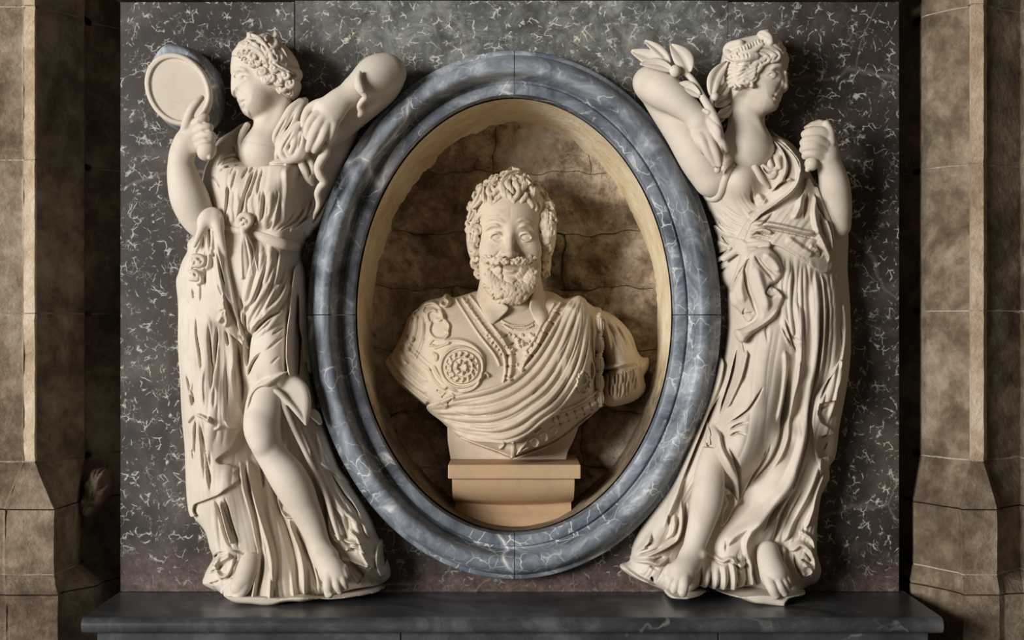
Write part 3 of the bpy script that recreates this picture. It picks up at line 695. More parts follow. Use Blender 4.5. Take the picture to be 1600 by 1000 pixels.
    k_.tube([(378,352,z0+6),(374,342,z0+9),(380,336,z0+11),(388,338,z0+11),(391,346,z0+10),(386,354,z0+9)], [3.5,4,4.5,5,5,4], k=3); k_.ell((381, 358, z0+5), (6, 6, 8), k=4); k_.tube([(376,352,z0+9),(383,345,z0+14),(386,352,z0+10)], [2,3,2], k=2)
    z1, z2 = Z(378, 400), Z(395, 430)
    k_.pillow("376,362 386,364 392,376 399,394 404,412 411,430 404,434 396,434 386,436 376,436 376,410 375,385", 7, 6, z1+1, k=4, zp=z1+4)
    for p in ("383,366 387,390 390,415 390,434", "386,366 394,390 400,415 403,432"): k_.V(p, 3.5, 6, z=94, tout=0)
    for p in ("379,368 378,400 380,434", "388,372 396,400 408,430", "385,372 392,400 396,432"): k_.R(p, 4, 3, z=94, tout=0)
    k_.apply(); k_.mesh('belt_knot', M_STAT, bo)
    # ------------------------------------------------ cloth bunched under the hand at the shoulder
    s = Vol(370, 140, 530, 300, 24, 126, 1.1)
    for P, R_ in (([(470,160,62),(456,172,72),(444,192,78),(432,212,80),(426,232,80),(432,246,80)], [7,8,8,7,6,5]), ([(476,158,58),(466,176,74),(455,200,82),(440,222,86),(434,240,84)], [6,7,7,7,5]),
                  ([(470,196,84),(458,210,92),(444,226,92),(440,240,92),(448,250,92),(462,246,92),(470,232,92),(472,212,90)], [7,8,7,6,6,7,8,8]), ([(474,200,84),(478,222,88),(474,240,90),(464,250,90)], [7,7,7,5]), ([(452,216,92),(447,232,95),(452,244,94)], [4,4,3]), ([(465,205,92),(460,225,96),(455,238,96)], [4,5,4]),
                  ([(468,250,84),(474,262,82),(482,278,78),(488,288,72)], [5,6,6,3]), ([(476,244,80),(486,254,78),(488,268,74),(484,282,72)], [5,5,6,4]), ([(386,196,68),(379,208,74),(375,222,74),(378,236,74)], [5,5,4,3])): s.tube(P, R_, k=2.5)
    s.V("462,200 454,215 446,228 441,240", 3, 4, z=90); s.V("476,250 483,265 484,282", 3, 4, z=80); s.V("472,206 470,222 466,236", 3, 4, z=94); s.V("450,180 438,202 428,222", 3, 4, z=84); s.V("464,170 452,195 440,215", 3, 5, z=84)
    s.apply(); s.mesh('shoulder_scarf', M_STAT, root)
    # ------------------------------------------------ head, neck and chest
    h = Vol(352, 48, 480, 262, 4, 118, .95)
    h.pillow("400,60 380,68 366,82 363,92 361.5,105 361.5,116 364,123 363.5,132 363.5,142 364.5,149 367,152 371,152.6 373.2,153.5 373,157 374.2,160.5 376.4,162.3 376.6,165 379.5,168.4 379.6,171 381,176 384.5,180.5 391,183.8 399,185 408,183 417,177 425,168 431,158 450,150 460,130 464,100 450,76 430,64", 42, 34, 54, k=2, zp=54, smooth=False, pw=2.2)
    h.ell((402, 152, 66), (26, 28, 26), k=12)
    h.tube([(432,148,50),(424,185,52),(418,212,56),(412,236,60)], [24,24,26,34], k=8); h.ell((408, 236, 44), (40, 30, 34), k=14)
    h.tube([(446,160,62),(434,190,72),(420,214,78)], [5,5,4], k=10)
    # brow, eye, nose, mouth
    h.V('366,121 374,119 384,121 390,124', 9, 4.5, z=80, tin=.1); h.apply()
    zc = h.zat(379, 122)
    h.ell((377.5, 122.5, zc-3.0), (6.5, 5.2, 5.6), k=1.5)
    h.tube([(372,121,zc-1.5),(376,117.8,zc+2.6),(382,118.6,zc+3.4),(388,122,zc+2.6),(393,124,zc+2)], [.9,1.3,1.3,1.1,.5], k=1.2); h.tube([(374,125,zc),(378.5,127.8,zc+1.5),(384,125.8,zc+2.2),(389,123,zc+2)], [.7,1,.9,.5], k=1.2)
    h.R("364,113 372,111 382,112 394,118", 6, 3.2, z=80); h.V("370,116 380,115 392,119", 3, 1.2, z=80)
    h.R("366,118 365,135 366,148", 6, 2.5, z=62, tin=.1, tout=0); h.V("370,128 373,140 377,146 383,156", 5, 2.6, z=80)
    h.ell((374.5, 148.6, 70), (5, 3.8, 5), k=3)
    h.ell((372.5, 152.4, 68), (2.4, 1.4, 4), k=1, op='s')
    h.R("374,158 379,157.5 385,160", 3, 1.8, z=70, tin=0); h.R("377,166 382,166 386,163", 3.4, 2.2, z=70, tin=0); h.V("375,162.6 381,161.6 388,159", 2.0, 3.0, z=74, tin=0, tout=.2); h.V("379,171 385,171", 4, 1.8, z=74); h.R("384,179 392,177", 8, 2, z=76)
    h.apply(); h.ell((418, 240, 66), (8, 14, 8), k=8)
    h.mesh('head', M_STAT, root, blur=1)
    # ------------------------------------------------ hair
    q = h.copy(); q.D2[:] = 0; q.ZF = None
    hs = q.poly('363,87 371,76 380,66 400,56 440,66 466,100 470,130 462,153 450,152 440,147 432,143 424,140 414,134 404,126 398,115 388,104 376,94 368,91', 70); q.F = -smin(-(h.F-f32(4)), -hs[:, :, None], 5)
    q.pillow("364,86 371,76 376,68 386,62 388,54 395,51 403,52 408,56 415,54 424,56 431,64 434,69 442,72 451,77 459,86 464,96 465,105 470,109 471.5,117 468,124 469.5,132 466,144 460,152 450,150 440,146 432,142 424,138 414,132 404,124 398,112 388,102 376,92 366,90", 52, 30, 52, k=2, zp=54, pw=2.2)
    q.zmap(); b0 = q.ZF.copy()
    def curl(cx, cy, r, turns, ph, rr, d=1):
        P = []
        for i in range(13):
            t = i/12; a = ph+d*turns*6.283*t; r_ = r*(1-.8*t); P.append((cx+r_*math.cos(a), cy+r_*math.sin(a), q.zat(cx, cy)+1.5+3.0*t))
        q_ = (P, [rr*(.75+.4*math.sin(3.1*i/12)) for i in range(13)]); return q_
    L = [curl(*c) for c in ((376,84,6,1.2,2,2.2),(384,80,7,1.2,1,2.3),(396,88,8,1.3,0,2.6,-1),(384,93,7,1.2,3,2.3),(394,99,7,1.3,4,2.5),(403,100,5,1.2,2,2.2),(410,112,7,1.4,2.6,2.6),(416,124,7,1.4,1,2.6),(410,116,4,1,0,2),(428,106,7,1.4,5,2.8),(424,121,7,1.2,4,2.8,-1),(436,126,8,1.3,1,2.9),(446,116,8,1.2,3,2.8,-1),(430,142,6,1.3,0.4,2.6),(441,138,8,1.3,2,3),(452,130,8,1.2,5,3),(452,144,6,1.2,1,2.6,-1),(459,120,6,1.1,2,2.6),(388,68,6,1,4,2.5),(412,96,5,1,3,2.2),(404,112,5,1.2,5,2.2))]
    for p in ("390,60 402,62 412,68 420,78 424,90 422,98", "394,54 404,60 414,68 424,74 428,88", "388,66 400,70 412,78 418,90", "424,58 432,66 430,74 420,80 414,90", "418,56 414,64 418,74", "428,80 424,88 430,96 426,104", "380,72 392,74 404,80 414,92 418,104", "422,98 436,106 450,112 462,120"):
        P = [(a, b_, q.zat(a, b_)+1.5) for a, b_ in pts_(p)]; L.append((P, [2, 3.8, 4, 3.6, 2]))
    for P, R_ in L: q.tube(P, R_, k=1.0, n=3)
    for p in ("434,70 446,82 452,98 450,112", "440,72 454,88 460,104", "430,80 438,92 440,106", "442,86 446,96 438,106"): q.R(p, 4, 2.2, z=76)
    for p in ("424,100 440,110 456,118 468,126", "436,74 448,90 455,108", "432,90 438,100", "410,60 420,70 428,84", "396,62 408,72 416,86"): q.V(p, 3.2, 3.5, z=80)
    q.apply(); q.mesh('hair', M_STAT, root)
    # ------------------------------------------------ arm with the mirror
    a = Vol(214, 148, 345, 378, 4, 136, 1.1)
    a.tube([(318,356,58),(308,338,64),(297,312,72),(288,285,78),(283,258,82),(286,238,86)], [20,26,29,25,20,18], k=6)
    a.tube([(284,240,88),(292,222,94),(303,206,98)], [16,19,17], k=8, fz=.8)
    a.ell((312, 222, 96), (13, 17, 12), .5, k=8); a.ell((288, 224, 92), (12, 15, 12), .2, k=8)
    hand_fingers(a, [([(290,202,102),(293,188,110),(299,172,114),(308,160,113),(315,153,110)], [8,7.5,6.8,6,4.5]), ([(300,198,104),(312,189,112),(320,184,110),(322,187,100)], [8,7.5,6.5,5.5]), ([(306,206,106),(318,200,114),(327,199,112),(328,202,100)], [8,7.5,6.5,5]),
                     ([(310,216,106),(322,211,114),(331,212,112),(332,216,100)], [8,7.5,6.5,5]), ([(312,226,104),(322,220,112),(331,222,108)], [7.5,6.5,5])], 1.6)
    a.V("310,190 322,194", 2.5, 3, z=112); a.V("316,204 329,207", 2.5, 3, z=112); a.V("320,216 331,219", 2.5, 2.5, z=112); a.V("298,200 306,212 310,222", 5, 2, z=108)
    a.apply(); a.mesh('arm', M_STAT, root, blur=2)
    mi = Vol(210, 70, 345, 255, 4, 126, 1.0)
    # mirror: oval disc with a raised rim
    ring = [(278.5+55.5*math.cos(t), 140+58*math.sin(t)) for t in np.linspace(0, 2*math.pi, 48, endpoint=False)]
    th = .35; ring = [(278.5+(x-278.5)*math.cos(th)*1-(y-140)*math.sin(th)*.0+(y-140)*.17, y) for x, y in ring]
    mi.pillow(ring, 9, 4, 84, k=1, zp=88, smooth=False)
    ring2 = [(278.5+(x-278.5)*.86, 140+(y-140)*.86) for x, y in ring]
    mi.pillow(ring2, 6, 2, 95, k=1.5, op='s', zp=92, smooth=False)
    mo = mi.mesh('mirror', M_STAT, root, back=70)
    mh = Vol(290, 185, 352, 262, 50, 130, 1.0)
    mh.tube([(296,196,98),(308,214,100),(318,230,104)], [5,6,7], k=3); mh.ell((323, 235, 104), (14, 16, 14), .5, k=3); mh.ell((328, 245, 110), (4.2, 4.6, 5), k=1.5); mh.mesh('mirror_handle', M_STAT, mo)
    # grey-blue block that ties the mirror to the slab
    bk = Vol(218, 62, 352, 230, -1, 90, 1.6); bk.pillow("262,72 290,72 312,82 330,100 342,122 345,150 340,180 322,200 300,208 270,200 246,176 236,140 240,100", 60, 12, 20, k=2, zp=40); tag(bk.mesh('backing_block', M_BLUE, mo), 'rough blue-grey marble block behind the mirror')
    # ------------------------------------------------ arm raised to the frame, with the snake
    r = Vol(420, 78, 650, 262, 2, 134, 1.1)
    r.tube([(470,238,44),(510,206,46),(552,172,48),(596,138,48),(612,116,46)], [26,28,28,26,22], k=10)
    r.tube([(606,113,62),(582,124,76),(560,138,84),(544,149,90),(528,158,94),(512,170,96)], [26,28,23,19,18,18], k=10)
    r.ell((520, 174, 98), (24, 18, 12), -.72, k=10); r.ell((512, 180, 98), (20, 20, 11), -.7, k=8); r.ell((590, 118, 60), (34, 30, 34), -.5, k=14)
    hand_fingers(r, [([(512,160,96),(494,164,96),(482,172,96),(476,186,98),(474,196,100)], [9,8,7,6.5,4.5]), ([(500,176,102),(490,184,108),(482,196,110),(479,208,110),(480,215,108)], [8,7.5,6.5,5.5,4]), ([(506,184,104),(498,196,112),(490,210,114),(484,226,110),(481,234,106)], [8,7.5,7,6,4.5]),
                     ([(514,190,104),(508,204,112),(502,218,112),(494,230,108),(491,236,104)], [8,7.5,6.5,6,4.5]), ([(524,190,102),(520,202,108),(516,214,106),(513,220,102)], [7.5,6.5,5.5,4])], 1.6)
    for x, y in ((503,181),(510,188),(519,190),(497,179)): r.ell((x, y, 108), (4, 4, 4), k=5)
    r.V("494,166 482,178 478,190", 3, 2, z=100); r.mesh('arm', M_STAT, root, blur=2)
    n = Vol(470, 100, 590, 355, 10, 140, 1.0)
    n.tube([(562,114,110),(560,124,114),(562,136,116),(568,146,114),(571,152,112),(566,158,108),(562,166,100),(565,174,92),(562,180,84)], [3.5,5.5,7,5,4.5,4.5,4.5,5.5,4], k=2)
    n.tube([(562,132,119),(566,142,119)], [3.5,2.5], k=2)
    n.tube([(500,224,96),(508,228,96),(509,238,94),(502,250,92),(497,262,90),(500,274,88),(506,284,84),(500,293,80),(496,303,76),(498,316,70),(496,326,66),(492,334,62),(490,342,58)], [6,7,7,7,6.5,6.5,6,5.5,5,4.5,3.5,2.5,1.4], k=2)
    n.mesh('snake', M_STAT, root)
    # ------------------------------------------------ bare leg and feet
    l = Vol(372, 590, 560, 940, 4, 150, 1.1)
    l.tube([(420,600,70),(412,640,80),(410,672,90),(422,706,88),(446,742,84),(466,776,82),(484,812,80),(497,846,82),(506,870,88)], [26,28,27,23,26,25.5,21,17,18], k=4)
    l.ell((404, 672, 104), (17, 24, 14), -.35, k=12); l.ell((408, 694, 106), (12, 13, 10), 0, k=10); l.ell((456, 752, 86), (22, 40, 24), -.6, k=14)
    l.ell((497, 868, 98), (7, 8, 8), k=6); l.ell((520, 868, 90), (7, 8, 9), k=6)
    l.tube([(508,872,92),(516,888,106),(524,902,116)], [18,18,15], k=8, fz=.8); l.ell((521, 896, 106), (20, 20, 14), -.5, k=8)
    hand_fingers(l, [([(514,896,116),(512,914,126),(514,928,124)], [8.5,7.5,7]), ([(522,896,118),(526,914,126),(531,924,122)], [6.5,5.8,5.2]), ([(530,893,116),(536,908,122),(540,917,118)], [6,5.4,5]), ([(536,890,112),(540,900,117),(543,907,114)], [5.4,5,4.4]), ([(538,886,108),(541,893,110),(543,898,108)], [5,4.6,4])], 1.5)
    l.ell((517, 929, 129), (4, 2.6, 3.4), k=.8); l.V("516,698 526,706", 4, 2); l.mesh('leg', M_STAT, root, blur=2)
    f = Vol(330, 868, 420, 944, 4, 132, 1.0)
    f.ell((388, 890, 84), (16, 22, 18), .2, k=6); f.tube([(392,876,80),(384,900,96),(374,916,104)], [14,16,14], k=8)
    hand_fingers(f, [([(388,908,100),(380,922,108),(370,934,106)], [9.5,8.5,7]), ([(378,908,102),(368,922,104),(360,932,100)], [7,6,5.4]), ([(370,908,98),(360,920,98),(354,928,94)], [6,5.4,4.6]), ([(362,908,92),(353,918,90),(348,924,86)], [5.4,4.8,4])], 1.5)
    f.mesh('foot', M_STAT, root)
    g = Vol(318, 905, 622, 932, -2, 130, 1.4)
    g.pillow("336,918 350,930 372,942 400,946 432,949 452,944 470,940 500,941 520,942 548,938 590,928 600,918 590,900 480,895 350,900", 92, 14, 20, k=2, zp=80)
    g.F = np.maximum(g.F, (f32(914)-g.y)[None, :, None]); g.F = np.maximum(g.F, (g.y-f32(924.6))[None, :, None])
    nz = tps([(330+26*i, 925, 6*(rs.rand()-.5)) for i in range(11)]+[(330+26*i, 935, 6*(rs.rand()-.5)) for i in range(11)], g.X, g.Y); g.D2 = nz; g.apply()
    g.F = np.maximum(g.F, (g.y-f32(924.6))[None, :, None]); g.mesh('base', M_STAT, root)
    return root
left_statue()
# ---------------------------------------------------------------- right statue: woman with a leafy branch
def leaf_mesh(name, base, tip, w, z0, z1, parent, bend=6, fold=3.0, side=1):
    """one thick carved leaf with a midrib; picture points"""
    b = np.array(at(*base, z0)); t = np.array(at(*tip, z1)); ax = t-b; L = np.hypot(ax[0], ax[1]); d = ax/L; nrm = np.array([-d[1], d[0], 0])
    nu, nv = 15, 9; v = []; f = []
    for layer in (0, 1):
        for i in range(nu):
            u = i/(nu-1); wid = w*(math.sin(math.pi*min(1, u*.93+.05))**.75)*(1-.25*u)+.4
            for j in range(nv):
                s_ = j/(nv-1)*2-1
                p = b+ax*u+nrm*(s_*wid+side*bend*math.sin(u*math.pi))
                z = p[2]+fold*abs(s_)**.7-fold*.5+2.2*math.sin(u*5+s_*2)*abs(s_)-(1.2 if abs(s_) < .1 else 0)
                thick = 2.2*(1-abs(s_)**3)+.9
                v.append((p[0], p[1], z+(thick if layer == 0 else -thick)))
    N = nu*nv
    for i in range(nu-1):
        for j in range(nv-1):
            a = i*nv+j; f.append((a, a+nv, a+nv+1, a+1)); f.append((N+a, N+a+1, N+a+nv+1, N+a+nv))
    for i in range(nu-1):
        for j, o in ((0, 0), (nv-1, 1)):
            a = i*nv+j; f.append((a, N+a, N+a+nv, a+nv) if o == 0 else (a, a+nv, N+a+nv, N+a))
    for j in range(nv-1):
        f.append((j, j+1, N+j+1, N+j)); a = (nu-1)*nv+j; f.append((a, N+a, N+a+1, a+1))
    o = mesh_obj(name, np.array(v), np.array(f), M_STAT, parent)
    bm = bmesh.new(); bm.from_mesh(o.data); bmesh.ops.recalc_face_normals(bm, faces=bm.faces); bm.to_mesh(o.data); bm.free()
    for p in o.data.polygons: p.use_smooth = True
    return o
def right_statue():
    root = tag(empty('statue', 1170, 925, 40), 'pale carved stone statue of a woman holding a leafy branch, standing right of the oval', 'statue', 'carved figures flanking the oval niche')
    v = Vol(962, 168, 1342, 934, -4, 138, 1.2); v.fa = 1.9
    out = ("1036,176 1050,178 1070,190 1100,215 1130,235 1165,240 1200,225 1203,205 1216,211 1234,221 1247,234 1256,248 1264,262 1272,280 1284,292 1300,300 1318,320 1327,346 1328,380 1327,420 1329,450 1331,480 1332,520 1331,550 1328,580 1323,612 1318,640 1313,670 1310,700 1306,718 "
           "1298,730 1298,748 1292,760 1284,775 1279,805 1277,835 1275,852 1279,872 1284,888 1282,902 1274,912 1262,916 1240,926 1200,930 1186,922 1160,914 1140,916 1110,916 1094,910 1070,925 1040,922 1030,919 1010,911 990,903 976,894 970,886 985,879 989,860 1000,832 1019,802 1040,770 1060,735 1076,700 1095,665 1108,640 "
           "1118,610 1130,575 1137,540 1140,505 1139,470 1139,452 1134,444 1129,434 1126,415 1124,390 1122,370 1117,345 1110,328 1103,310 1094,282 1084,262 1075,250 1073,235 1068,222 1058,205 1047,191")
    H = tps([(1050,188,40), (1075,230,48), (1100,280,56), (1240,230,58), (1254,262,60), (1160,238,64), (1160,285,84), (1128,300,62), (1192,305,66), (1232,275,82), (1215,335,82), (1165,370,72), (1140,360,54), (1126,385,40), (1220,380,86), (1280,380,78), (1300,400,60), (1322,420,36), (1314,335,44),
             (1210,430,84), (1165,440,76), (1270,460,84), (1300,480,68), (1326,500,36), (1190,560,92), (1176,620,98), (1160,680,98), (1140,722,92), (1226,600,68), (1228,660,60), (1256,600,88), (1245,680,88), (1277,600,54), (1275,700,50), (1305,600,56), (1312,680,40), (1152,560,70), (1130,620,52), (1110,660,46), (1085,700,44), (1060,760,48), (1030,820,58), (1000,870,64), (980,886,50),
             (1186,740,58), (1165,790,58), (1212,770,80), (1182,815,88), (1120,800,42), (1130,850,84), (1108,892,88), (1150,892,92), (1190,870,56), (1240,820,54), (1222,795,58), (1270,800,54), (1255,880,80), (1277,896,56), (1090,870,46), (1060,830,52), (1040,900,66)], v.X, v.Y)
    v.pillow(out, H-8, 30, 8, zp=22, pw=2.4)
    V, R = v.V, v.R
    v.ell((1157, 282, 66), (23, 26, 26), k=14); v.ell((1234, 280, 62), (20, 26, 24), k=14); v.ell((1188, 590, 62), (36, 90, 38), .12, k=26); v.ell((1155, 690, 72), (26, 40, 34), .2, k=24); v.ell((1215, 430, 54), (40, 40, 34), k=24)
    # bodice
    for p, w, a in (("1172,290 1178,310 1186,322", 5, 7), ("1184,318 1178,312 1172,300", 4, 4), ("1130,325 1150,345 1168,352", 4, 3), ("1124,332 1140,352 1160,362", 4, 4), ("1118,320 1130,350 1150,372", 5, 5), ("1135,318 1155,335 1172,342", 3, 2.5), ("1128,300 1140,325 1160,340", 3, 2), ("1170,334 1180,330 1188,328", 3, 3), ("1120,345 1128,365 1130,380", 5, 6), ("1134,362 1142,375 1150,384", 4, 6), ("1128,400 1140,392 1150,386", 5, 7), ("1130,412 1142,402", 4, 5), ("1132,425 1146,414", 4, 4)): V(p, w, a)
    for p, w, a in (("1122,340 1134,358 1150,368 1160,370", 5, 4), ("1128,372 1140,382 1150,386", 5, 5), ("1128,408 1140,398 1152,390", 6, 7), ("1186,300 1196,320", 8, 5)): R(p, w, a)
    # skirt
    v.pleats("1218,398 1212,440 1214,490 1222,540", "1276,418 1278,480 1276,560", 8, 6, 4.0, seed=7)
    v.pleats("1278,420 1284,500 1280,590 1270,660", "1318,430 1322,520 1312,600 1300,660", 5, 8, 6, seed=9, z=62)
    for p, w, a in (("1272,425 1274,480 1275,530 1273,570 1266,620 1258,668 1248,715 1236,748 1222,770 1200,792 1170,815", 12, 10), ("1284,425 1287,500 1284,560 1278,620", 4, 6), ("1240,470 1246,510 1248,560 1242,620 1236,660", 8, 5), ("1322,470 1328,510 1322,550 1314,580", 5, 8), ("1246,560 1240,610 1234,660 1222,700 1210,735", 5, 6), ("1138,545 1128,600 1110,650 1086,710 1062,770 1040,820", 7, 7), ("1166,545 1158,580 1146,615 1134,645", 4, 5), ("1222,545 1225,580 1222,620 1214,665", 6, 3), ("1157,530 1160,560 1152,600", 3, 2)): R(p, w, a, tin=.1, tout=.15)
    for p, w, a in (("1278,425 1281,500 1279,560 1271,620 1264,680 1252,730 1240,765 1222,795", 7, 16), ("1292,440 1294,500 1290,560", 5, 5), ("1228,560 1232,600 1229,650 1216,700 1200,735 1175,765 1160,786", 9, 16), ("1222,495 1230,520 1238,540 1244,556", 5, 9), ("1216,505 1228,530 1240,546", 4, 6), ("1230,520 1240,530 1250,535", 4, 5), ("1156,535 1150,580 1140,620 1130,650 1126,664", 6, 11), ("1190,600 1180,618 1168,638 1152,652 1134,662", 4, 12), ("1168,658 1152,662 1136,672", 4, 7), ("1163,678 1150,674 1136,681", 4, 7), ("1140,620 1132,640", 4, 4), ("1192,468 1194,500 1196,540", 6, 4), ("1142,600 1124,640 1100,690 1078,740 1058,780", 6, 10), ("1318,500 1320,540 1310,580", 5, 6), ("1254,640 1252,670 1248,690", 3, 3), ("1195,440 1200,480", 5, 4)): V(p, w, a)
    for p, w, a in (("1105,680 1112,720 1103,745", 5, 10), ("1133,690 1148,722 1157,750 1160,780 1150,800", 7, 16), ("1205,690 1196,722 1178,755 1164,780", 6, 10), ("1234,770 1210,805 1192,835", 7, 8), ("1135,838 1133,862", 5, 6), ("1250,760 1232,800 1216,838 1208,860", 9, 10), ("1262,760 1245,800 1226,840", 6, 6), ("1165,850 1176,880 1180,900 1190,925", 6, 10), ("1198,700 1190,730", 5, 5)): V(p, w, a)
    for p, w, a in (("1118,664 1122,700 1138,730 1152,752 1156,775 1150,798", 9, 12), ("1112,700 1116,740 1130,765 1148,775", 6, 8), ("1128,770 1138,785 1132,800 1124,822", 6, 8), ("1245,730 1230,765 1205,795 1175,818 1145,836 1130,856", 9, 8), ("1212,785 1190,810 1172,828 1164,850 1172,878 1178,898", 7, 8), ("1290,715 1272,760 1252,800 1236,830 1226,852", 7, 9), ("1296,740 1282,770 1274,800 1262,830", 5, 7), ("1240,760 1228,790 1214,815", 5, 6), ): R(p, w, a, tin=.12, tout=.12)
    rs_ = random.Random(8)
    for p in ("1099,876 1096,916", "1111,870 1109,918", "1123,874 1122,919", "1136,866 1137,918", "1150,862 1153,916", "1164,858 1168,914"): V(p, rs_.uniform(3, 6), rs_.uniform(3, 8), tin=.5, tout=0)
    for p in ("1104,872 1102,917", "1117,871 1115,919", "1129,868 1130,919", "1143,862 1145,918", "1157,860 1160,916", "1171,862 1176,912"): R(p, rs_.uniform(5, 9), rs_.uniform(1, 5), tin=.5, tout=0)
    V("1094,868 1110,872 1126,880 1140,876 1156,888 1172,882", 3, 5, tin=.1, tout=.1); R("1094,862 1110,866 1126,874 1140,870 1156,882 1172,876", 4, 4, tin=.1, tout=.1)
    # rolled hem by the far foot
    for p, w, a in (("1225,852 1222,875 1230,900 1240,916", 6, 10), ("1232,862 1250,850 1266,862 1272,885 1264,905", 6, 8), ("1252,880 1262,884 1266,892 1258,898 1250,892", 4, 8), ("1250,830 1268,842 1274,860", 5, 6)): R(p, w, a, z=70, tin=.1, tout=.1)
    for p, w, a in (("1240,862 1244,885 1256,905", 5, 10), ("1248,872 1258,876 1268,888", 4, 8), ("1256,862 1270,880", 4, 6)): V(p, w, a, z=70)
    # cloth behind the bare leg at the left
    for p, w, a in (("1064,770 1066,810 1060,840 1050,850 1030,860 1000,872 990,880", 6, 9), ("1055,800 1052,830 1040,845", 6, 7), ("1070,745 1050,790 1036,830", 6, 6), ("985,882 1010,876 1030,880 1050,870", 6, 8), ("975,890 1000,905 1028,916", 5, 7), ("1020,830 1010,850 996,866", 5, 6)): R(p, w, a, z=62, tin=.4, tout=.4)
    for p, w, a in (("1074,780 1072,820 1064,846 1040,860 1010,868", 6, 12), ("994,872 1014,864 1040,852", 4, 8), ("1018,900 1022,912", 5, 10), ("1045,800 1046,825", 5, 6), ("1014,884 1030,890", 4, 5), ("1004,856 1020,848", 4, 5), ("1040,870 1020,876", 4, 6)): V(p, w, a, z=62)
    v.streaks("1120,312 1190,300 1180,350 1150,385 1126,380", 7, 60, .8, 3, -.8)
    v.streaks("1195,400 1275,415 1270,560 1220,560 1200,480", 7, 110, 1.0, 4, -.06)
    v.streaks("1278,425 1328,430 1325,560 1300,720 1270,830 1210,860 1250,740 1276,600", 7, 120, 1.2, 5, .25)
    v.streaks("1140,520 1230,520 1225,640 1190,740 1130,720 1120,640", 10, 110, .7, 6, .2)
    v.streaks("1120,600 1100,670 1060,760 980,880 1060,915 1080,800 1130,690", 7, 100, 1.1, 7, .55)
    v.streaks("1250,720 1220,790 1150,850 1100,890 1180,920 1280,900 1290,760", 8, 90, 1.1, 8, .4)
    v.apply()
    # zig-zag falling edge at the right
    v.sheet("1310,560 1314,585 1306,606 1304,625 1278,630 1275,646 1282,660 1304,674 1306,678 1296,681 1278,681 1274,698 1280,716 1298,714 1300,728 1282,742 1270,700 1266,660 1272,620 1290,590", 9, k=1.5, z=56, smooth=False)
    for p, w, a in (("1300,580 1284,615 1278,628", 5, 6), ("1278,640 1300,634", 4, 5), ("1298,680 1284,684", 3, 6), ("1300,690 1290,708", 4, 6)): V(p, w, a, z=60)
    v.apply()
    v.sheet("1115,660 1112,700 1110,720 1115,745 1125,758 1140,766 1150,775 1156,790 1150,802 1140,818 1130,826 1134,800 1128,780 1120,768 1111,748 1104,720 1108,690", 9, k=1.5, z=90)
    # the bare shin comes out of the cloth
    v.tube([(1104,735,112), (1102,780,112), (1094,820,108), (1082,856,108), (1070,892,112)], [18, 25, 21, 18, 22], k=3, op='s')
    v.tube([(1200,868,100), (1206,888,112), (1212,908,122)], [14, 20, 22], k=3, op='s')
    v.mesh('dress', M_STAT, root)
    base_ = v
    # ------------------------------------------------ sash over the breast and mantle round the hips
    g = v.copy()
    for p, w, a in (("1175,352 1195,356 1225,362 1258,370 1272,372 1274,362", 5, 9), ("1172,360 1190,366 1210,372", 4, 6), ("1210,330 1196,346 1182,356", 5, 7), ("1262,300 1258,325 1254,345", 6, 10), ("1272,380 1282,395 1278,405", 5, 5), ("1168,372 1185,372 1205,378", 3, 5), ("1280,330 1286,360 1296,380", 4, 6)): g.V(p, w, a)
    for p, w, a in (("1172,350 1190,350 1220,356 1255,364 1272,364 1274,355", 6, 8), ("1276,300 1270,330 1274,360 1286,385 1296,402 1294,412", 6, 8), ("1250,300 1246,325 1236,345", 7, 5), ("1262,385 1276,392", 5, 5), ("1290,340 1300,370 1302,395", 5, 6), ("1170,366 1188,360 1205,366", 5, 6), ("1225,372 1250,390 1270,400", 8, 4)): g.R(p, w, a, tin=.1, tout=.15)
    g.streaks('1175,345 1250,310 1300,360 1303,415 1240,398 1165,385', 7, 60, .8, 9, .9)
    g.apply()
    m = g.sheet("1157,386 1160,372 1176,348 1200,334 1236,318 1256,300 1264,276 1276,290 1274,310 1282,328 1292,344 1299,362 1303,385 1303,402 1306,411 1303,420 1292,426 1278,423 1262,414 1248,405 1234,396 1216,386 1200,382 1184,383 1170,389", 8, k=2, z=84, only=True)
    m.tube([(1275,296,70), (1279,310,70), (1288,330,70), (1297,352,68), (1302,380,66)], [4, 5, 4, 4, 4], k=4)
    m.mesh('mantle', M_STAT, root)
    s = base_.copy()
    for p, w, a in (("1212,214 1228,232 1240,252 1244,275 1236,296 1214,316 1190,334 1170,352", 4, 7), ("1222,218 1236,236 1246,256 1246,275", 3, 6), ("1206,212 1220,236 1224,258 1218,280 1200,302", 5, 7), ("1204,292 1222,284 1234,282", 4, 5)): s.R(p, w, a, tin=.1, tout=.1)
    for p, w, a in (("1210,214 1226,236 1232,258 1226,280 1208,304", 4, 9), ("1216,214 1236,240", 3, 6), ("1207,300 1218,288 1232,284", 4, 8), ("1168,358 1185,338 1210,322 1236,300", 4, 6), ("1222,262 1214,280 1206,290", 4, 6)): s.V(p, w, a)
    s.apply()
    q = s.sheet("1202,205 1216,211 1234,222 1245,240 1248,262 1247,285 1238,302 1218,318 1196,330 1180,344 1168,364 1162,384 1152,390 1150,380 1156,366 1164,350 1172,340 1182,328 1192,316 1202,302 1214,286 1221,268 1222,248 1216,230", 9, k=2.5, z=78, only=True)
